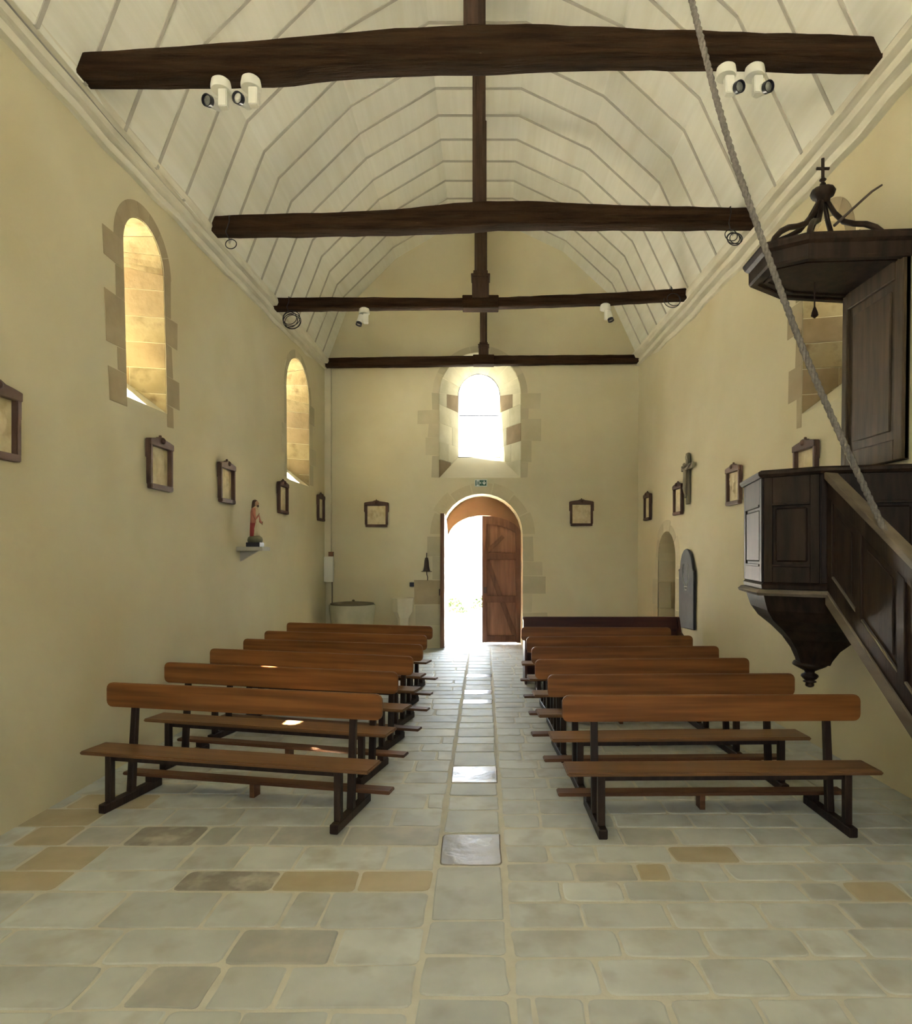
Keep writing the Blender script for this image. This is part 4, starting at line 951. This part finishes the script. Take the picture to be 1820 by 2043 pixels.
for s in (-1, 1): q.tube([(s*.030,-.056,.130),(s*.11,-.056,.150),(s*.19,-.050,.185),(s*.225,-.044,.195)], [.016,.013,.010,.007], 8)
q.build('figure', M_CORPUS, cr, True)

ly = 9.56
sl = thing('memorial_slab', (XR(ly, 1.2) - .004, ly, .66), Rt(-90), 'dark slate memorial slab with arched head on the right wall', 'plaque')
out = [(-.34, .0), (.34, .03), (.345, .85), (.29, .90), (.26, 1.0), (.20, 1.10), (.10, 1.165), (0, 1.185), (-.10, 1.165), (-.20, 1.10), (-.26, 1.0), (-.29, .90), (-.345, .85)]
q = MB(); q.prism([(x, -.035, z) for x, z in out], (0, .035, 0)); q.build('slab', M_SLATE, sl, bevel=.006, seg=1)
for s in (-1, 1):
    q = MB(); q.tube([(s*.10,-.036,.96),(s*.135,-.036,.90),(s*.12,-.036,.84),(s*.14,-.036,.76),(s*.10,-.036,.70),(s*.03,-.036,.645)], .006, 5); q.build('engraved_scroll', M_CHALK, sl)
    q = MB(); q.lathe((s*.345,-.02,.86), [(.004,-.02),(.018,-.01),(.018,.01),(.004,.02)], 8); q.build('fixing', M_IRON, sl)
q = MB(); q.tube([(-.07,-.036,.63),(.07,-.036,.63),(.03,-.036,.58),(-.03,-.036,.58)], .006, 5, closed=True); q.build('engraved_base', M_CHALK, sl)

# ------------------------------------------------------------------ end wall fittings
def B(px, py): return ((px - CX)/(F/YB), EYE + (CY - py)/(F/YB))
x, z = B(960, 964)
sg = thing('exit_sign', (x, YB, z), 0, 'small green and white emergency exit sign above the door', 'sign')
q = MB(); q.box(-.115, .115, -.04, 0, -.065, .065); q.build('sign_case', M_SIGNW, sg, bevel=.004)
q = MB(); q.box(-.105, -.085, -.043, -.039, -.052, .052); q.build('door_mark', M_GREEN, sg)
q = MB(); q.box(-.03, .102, -.043, -.039, -.052, .052); q.build('green_field', M_GREEN, sg)
q = MB(); q.prism([(-.024,-.0445,0),(.002,-.0445,.022),(.002,-.0445,-.022)], (0,.002,0)); q.build('arrow_head', M_SIGNW, sg)
q = MB(); q.prism([(.058,-.0445,-.038),(.090,-.0445,-.004),(.086,-.0445,.020),(.066,-.0445,.004),(.066,-.0445,.040),(.050,-.0445,.040),(.050,-.0445,.004),(.030,-.0445,.020),(.026,-.0445,-.004)], (0,.002,0)); q.build('down_arrow', M_SIGNW, sg)
q = MB()
q.lathe((-.055,-.0445,.036), [(.001,-.009),(.009,0),(.001,.009)], 8)
q.prism([(-.070,-.0445,.022),(-.046,-.0445,.026),(-.044,-.0445,-.006),(-.038,-.0445,-.045),(-.048,-.0445,-.045),(-.056,-.0445,-.014),(-.070,-.0445,-.04),(-.078,-.0445,-.036),(-.064,-.0445,-.004)], (0,.002,0)); q.build('running_figure', M_GREEN, sg)

x, z = B(852, 1130)
bl = thing('wall_bell', (x, YB, z), 0, 'small dark metal bell hanging on the end wall left of the door', 'bell')
q = MB(); q.tube([(0,-.0,.24),(0,-.06,.25),(0,-.075,.22),(0,-.075,.16)], .008, 6); q.build('hook', M_IRON, bl)
q = MB(); q.lathe((0,-.08,0), [(.01,.17),(.028,.16),(.040,.10),(.048,.0),(.060,-.06),(.075,-.085),(.06,-.085),(.04,-.05)], 16); q.build('bell_body', M_IRON, bl, True)
q = MB(); q.box(-.10,.10,-.085,-.07,-.10,-.088); q.build('strike_bar', M_IRON, bl)
q = MB(); q.tube([(0,-.08,-.07),(.005,-.08,-.15),(.02,-.08,-.20),(.018,-.08,-.26)], .009, 6); q.build('clapper', M_IRON, bl)
x, z = B(822, 1166)
q = MB(); q.box(-.04, .04, -.03, 0, -.04, .04); q.box(-.018, .018, -.036, -.03, -.018, .018); o = q.build('wall_switch', M_BLACK, None, bevel=.004); o.location = (x, YB, z)
tag(o, 'small black square switch on the end wall left of the door', 'switch')
# corner trunking and electrical box
xa = -2.985
q = MB(); q.box(-.01, .115, -.11, 0, 0, 3.70); o = q.build('cable_trunking', M_TRUNK, None, bevel=.01); o.location = (xa, YB, 1.66); tag(o, 'cream vertical trunking in the left corner of the end wall', 'duct')
eb = thing('electrical_box', (xa + .09, YB - .115, 1.25), 0, 'white electrical box low in the left corner of the end wall', 'electrical box')
q = MB(); q.box(-.08, .09, -.08, 0, 0, .47); q.build('box_body', M_WHITE, eb, bevel=.006)
q = MB(); q.box(-.065, .075, -.088, -.08, .03, .44); q.build('cover', M_WHITE, eb, bevel=.003)
q = MB(); q.box(.0, .085, -.06, 0, .475, .56); q.build('cable_entry', M_KNEEL, eb)
q = MB(); q.tube([(.06,-.02,0),(.06,-.02,-.5)], .008, 6); q.build('conduit', M_IRON, eb)
# big basin
bx_ = (px2x(655, 11.7) + px2x(750, 11.7))/2
ba = thing('stone_basin', (bx_, 11.72, 0), 0, 'large round grey stone font with flat lid in the left corner', 'font')
q = MB(); q.lathe((0,0,0), [(.30,0),(.32,.10),(.34,.30),(.385,.60),(.41,.80),(.41,.86),(.37,.86)], 28); smooth_angle(q.build('bowl', M_GREYSTONE, ba), 40)
q = MB(); q.lathe((0,0,.86), [(.385,0),(.385,.025),(.20,.045),(.02,.055)], 28); smooth_angle(q.build('lid', M_LID, ba), 30)
q = MB(); q.lathe((.02,0,.90), [(.03,0),(.02,.02),(.028,.035),(.01,.05)], 10); q.build('lid_knob', M_LID, ba, True)
sxm = px2x(804, 11.9)
sp_ = thing('holy_water_stoup', (sxm, 11.92, 0), 0, 'pale octagonal stone stoup on a stem left of the door', 'font')
q = MB(); q.lathe((0,0,0), [(.20,0),(.20,.12),(.12,.20),(.10,.45),(.115,.60),(.19,.72),(.205,.93),(.215,.97),(.17,.97),(.13,.90)], 8, rot=math.pi/8); q.build('bowl_and_stem', M_PALESTONE, sp_, bevel=.006, seg=1)
q = MB(); q.lathe((0,0,0), [(.15,.90),(.15,.905),(.01,.905)], 16); q.build('water', M_GREYSTONE, sp_)
# wall socket by the first left bench
yk = 5.62
q = MB(); q.lathe((0,0,0), [(.045,0),(.045,.012),(.036,.016),(.034,.008),(.001,.008)], 18); o = q.build('wall_socket', M_WHITE, None); o.rotation_euler = (0, Rt(90), 0); o.location = (XL(yk, .36), yk, .36); tag(o, 'round white wall socket low on the left wall behind the nearest bench', 'socket')

# ------------------------------------------------------------------ outside the door
g = MB(); g.box(-60, 60, -50, 110, -.30, -.125); tag(g.build('ground', M_GRAVEL), 'sunlit pale gravel ground outside the door', 'ground', kind='structure')
g = MB(); g.box(-1.0, .9, YB + .85, YB + 1.5, -.12, -.02); tag(g.build('door_step', M_FLAG), 'worn stone doorstep outside the open door', 'step')
def bush(x, y, h, r, label, seed):
    rnd = random.Random(seed); root = thing('shrub', (x, y, -.1), 0, label, 'shrub', 'low shrubs outside the door')
    q = MB()
    for k in range(6):
        a = rnd.uniform(0, 6.28); q.tube([(0,0,0), (math.cos(a)*r*.3, math.sin(a)*r*.3, h*.45), (math.cos(a)*r*.6, math.sin(a)*r*.6, h*.8)], .012, 5)
    q.build('stems', M_STEM, root)
    lf = MB()
    for k in range(700):
        u, v = rnd.uniform(0, 6.28), rnd.uniform(-.2, 1); rr = r*rnd.uniform(.55, 1.0)*math.sqrt(max(0, 1 - v*v*.9)); c = Vector((math.cos(u)*rr, math.sin(u)*rr, h*.45 + v*h*.5))
        a = Vector((rnd.uniform(-1,1), rnd.uniform(-1,1), rnd.uniform(-1,1))).normalized()*.05; b = a.orthogonal().normalized()*.028
        lf.add([c - a, c + b, c + a, c - b], [(0,1,2,3)])
    tag(lf.build('foliage', M_LEAF, root, fixn=False), kind='stuff')
bush(-.88, 18.6, .62, .40, 'leafy green shrub outside, seen at the left of the door gap', 1)
bush(.02, 19.8, .62, .45, 'leafy green shrub outside, seen beside the closed door leaf', 2)
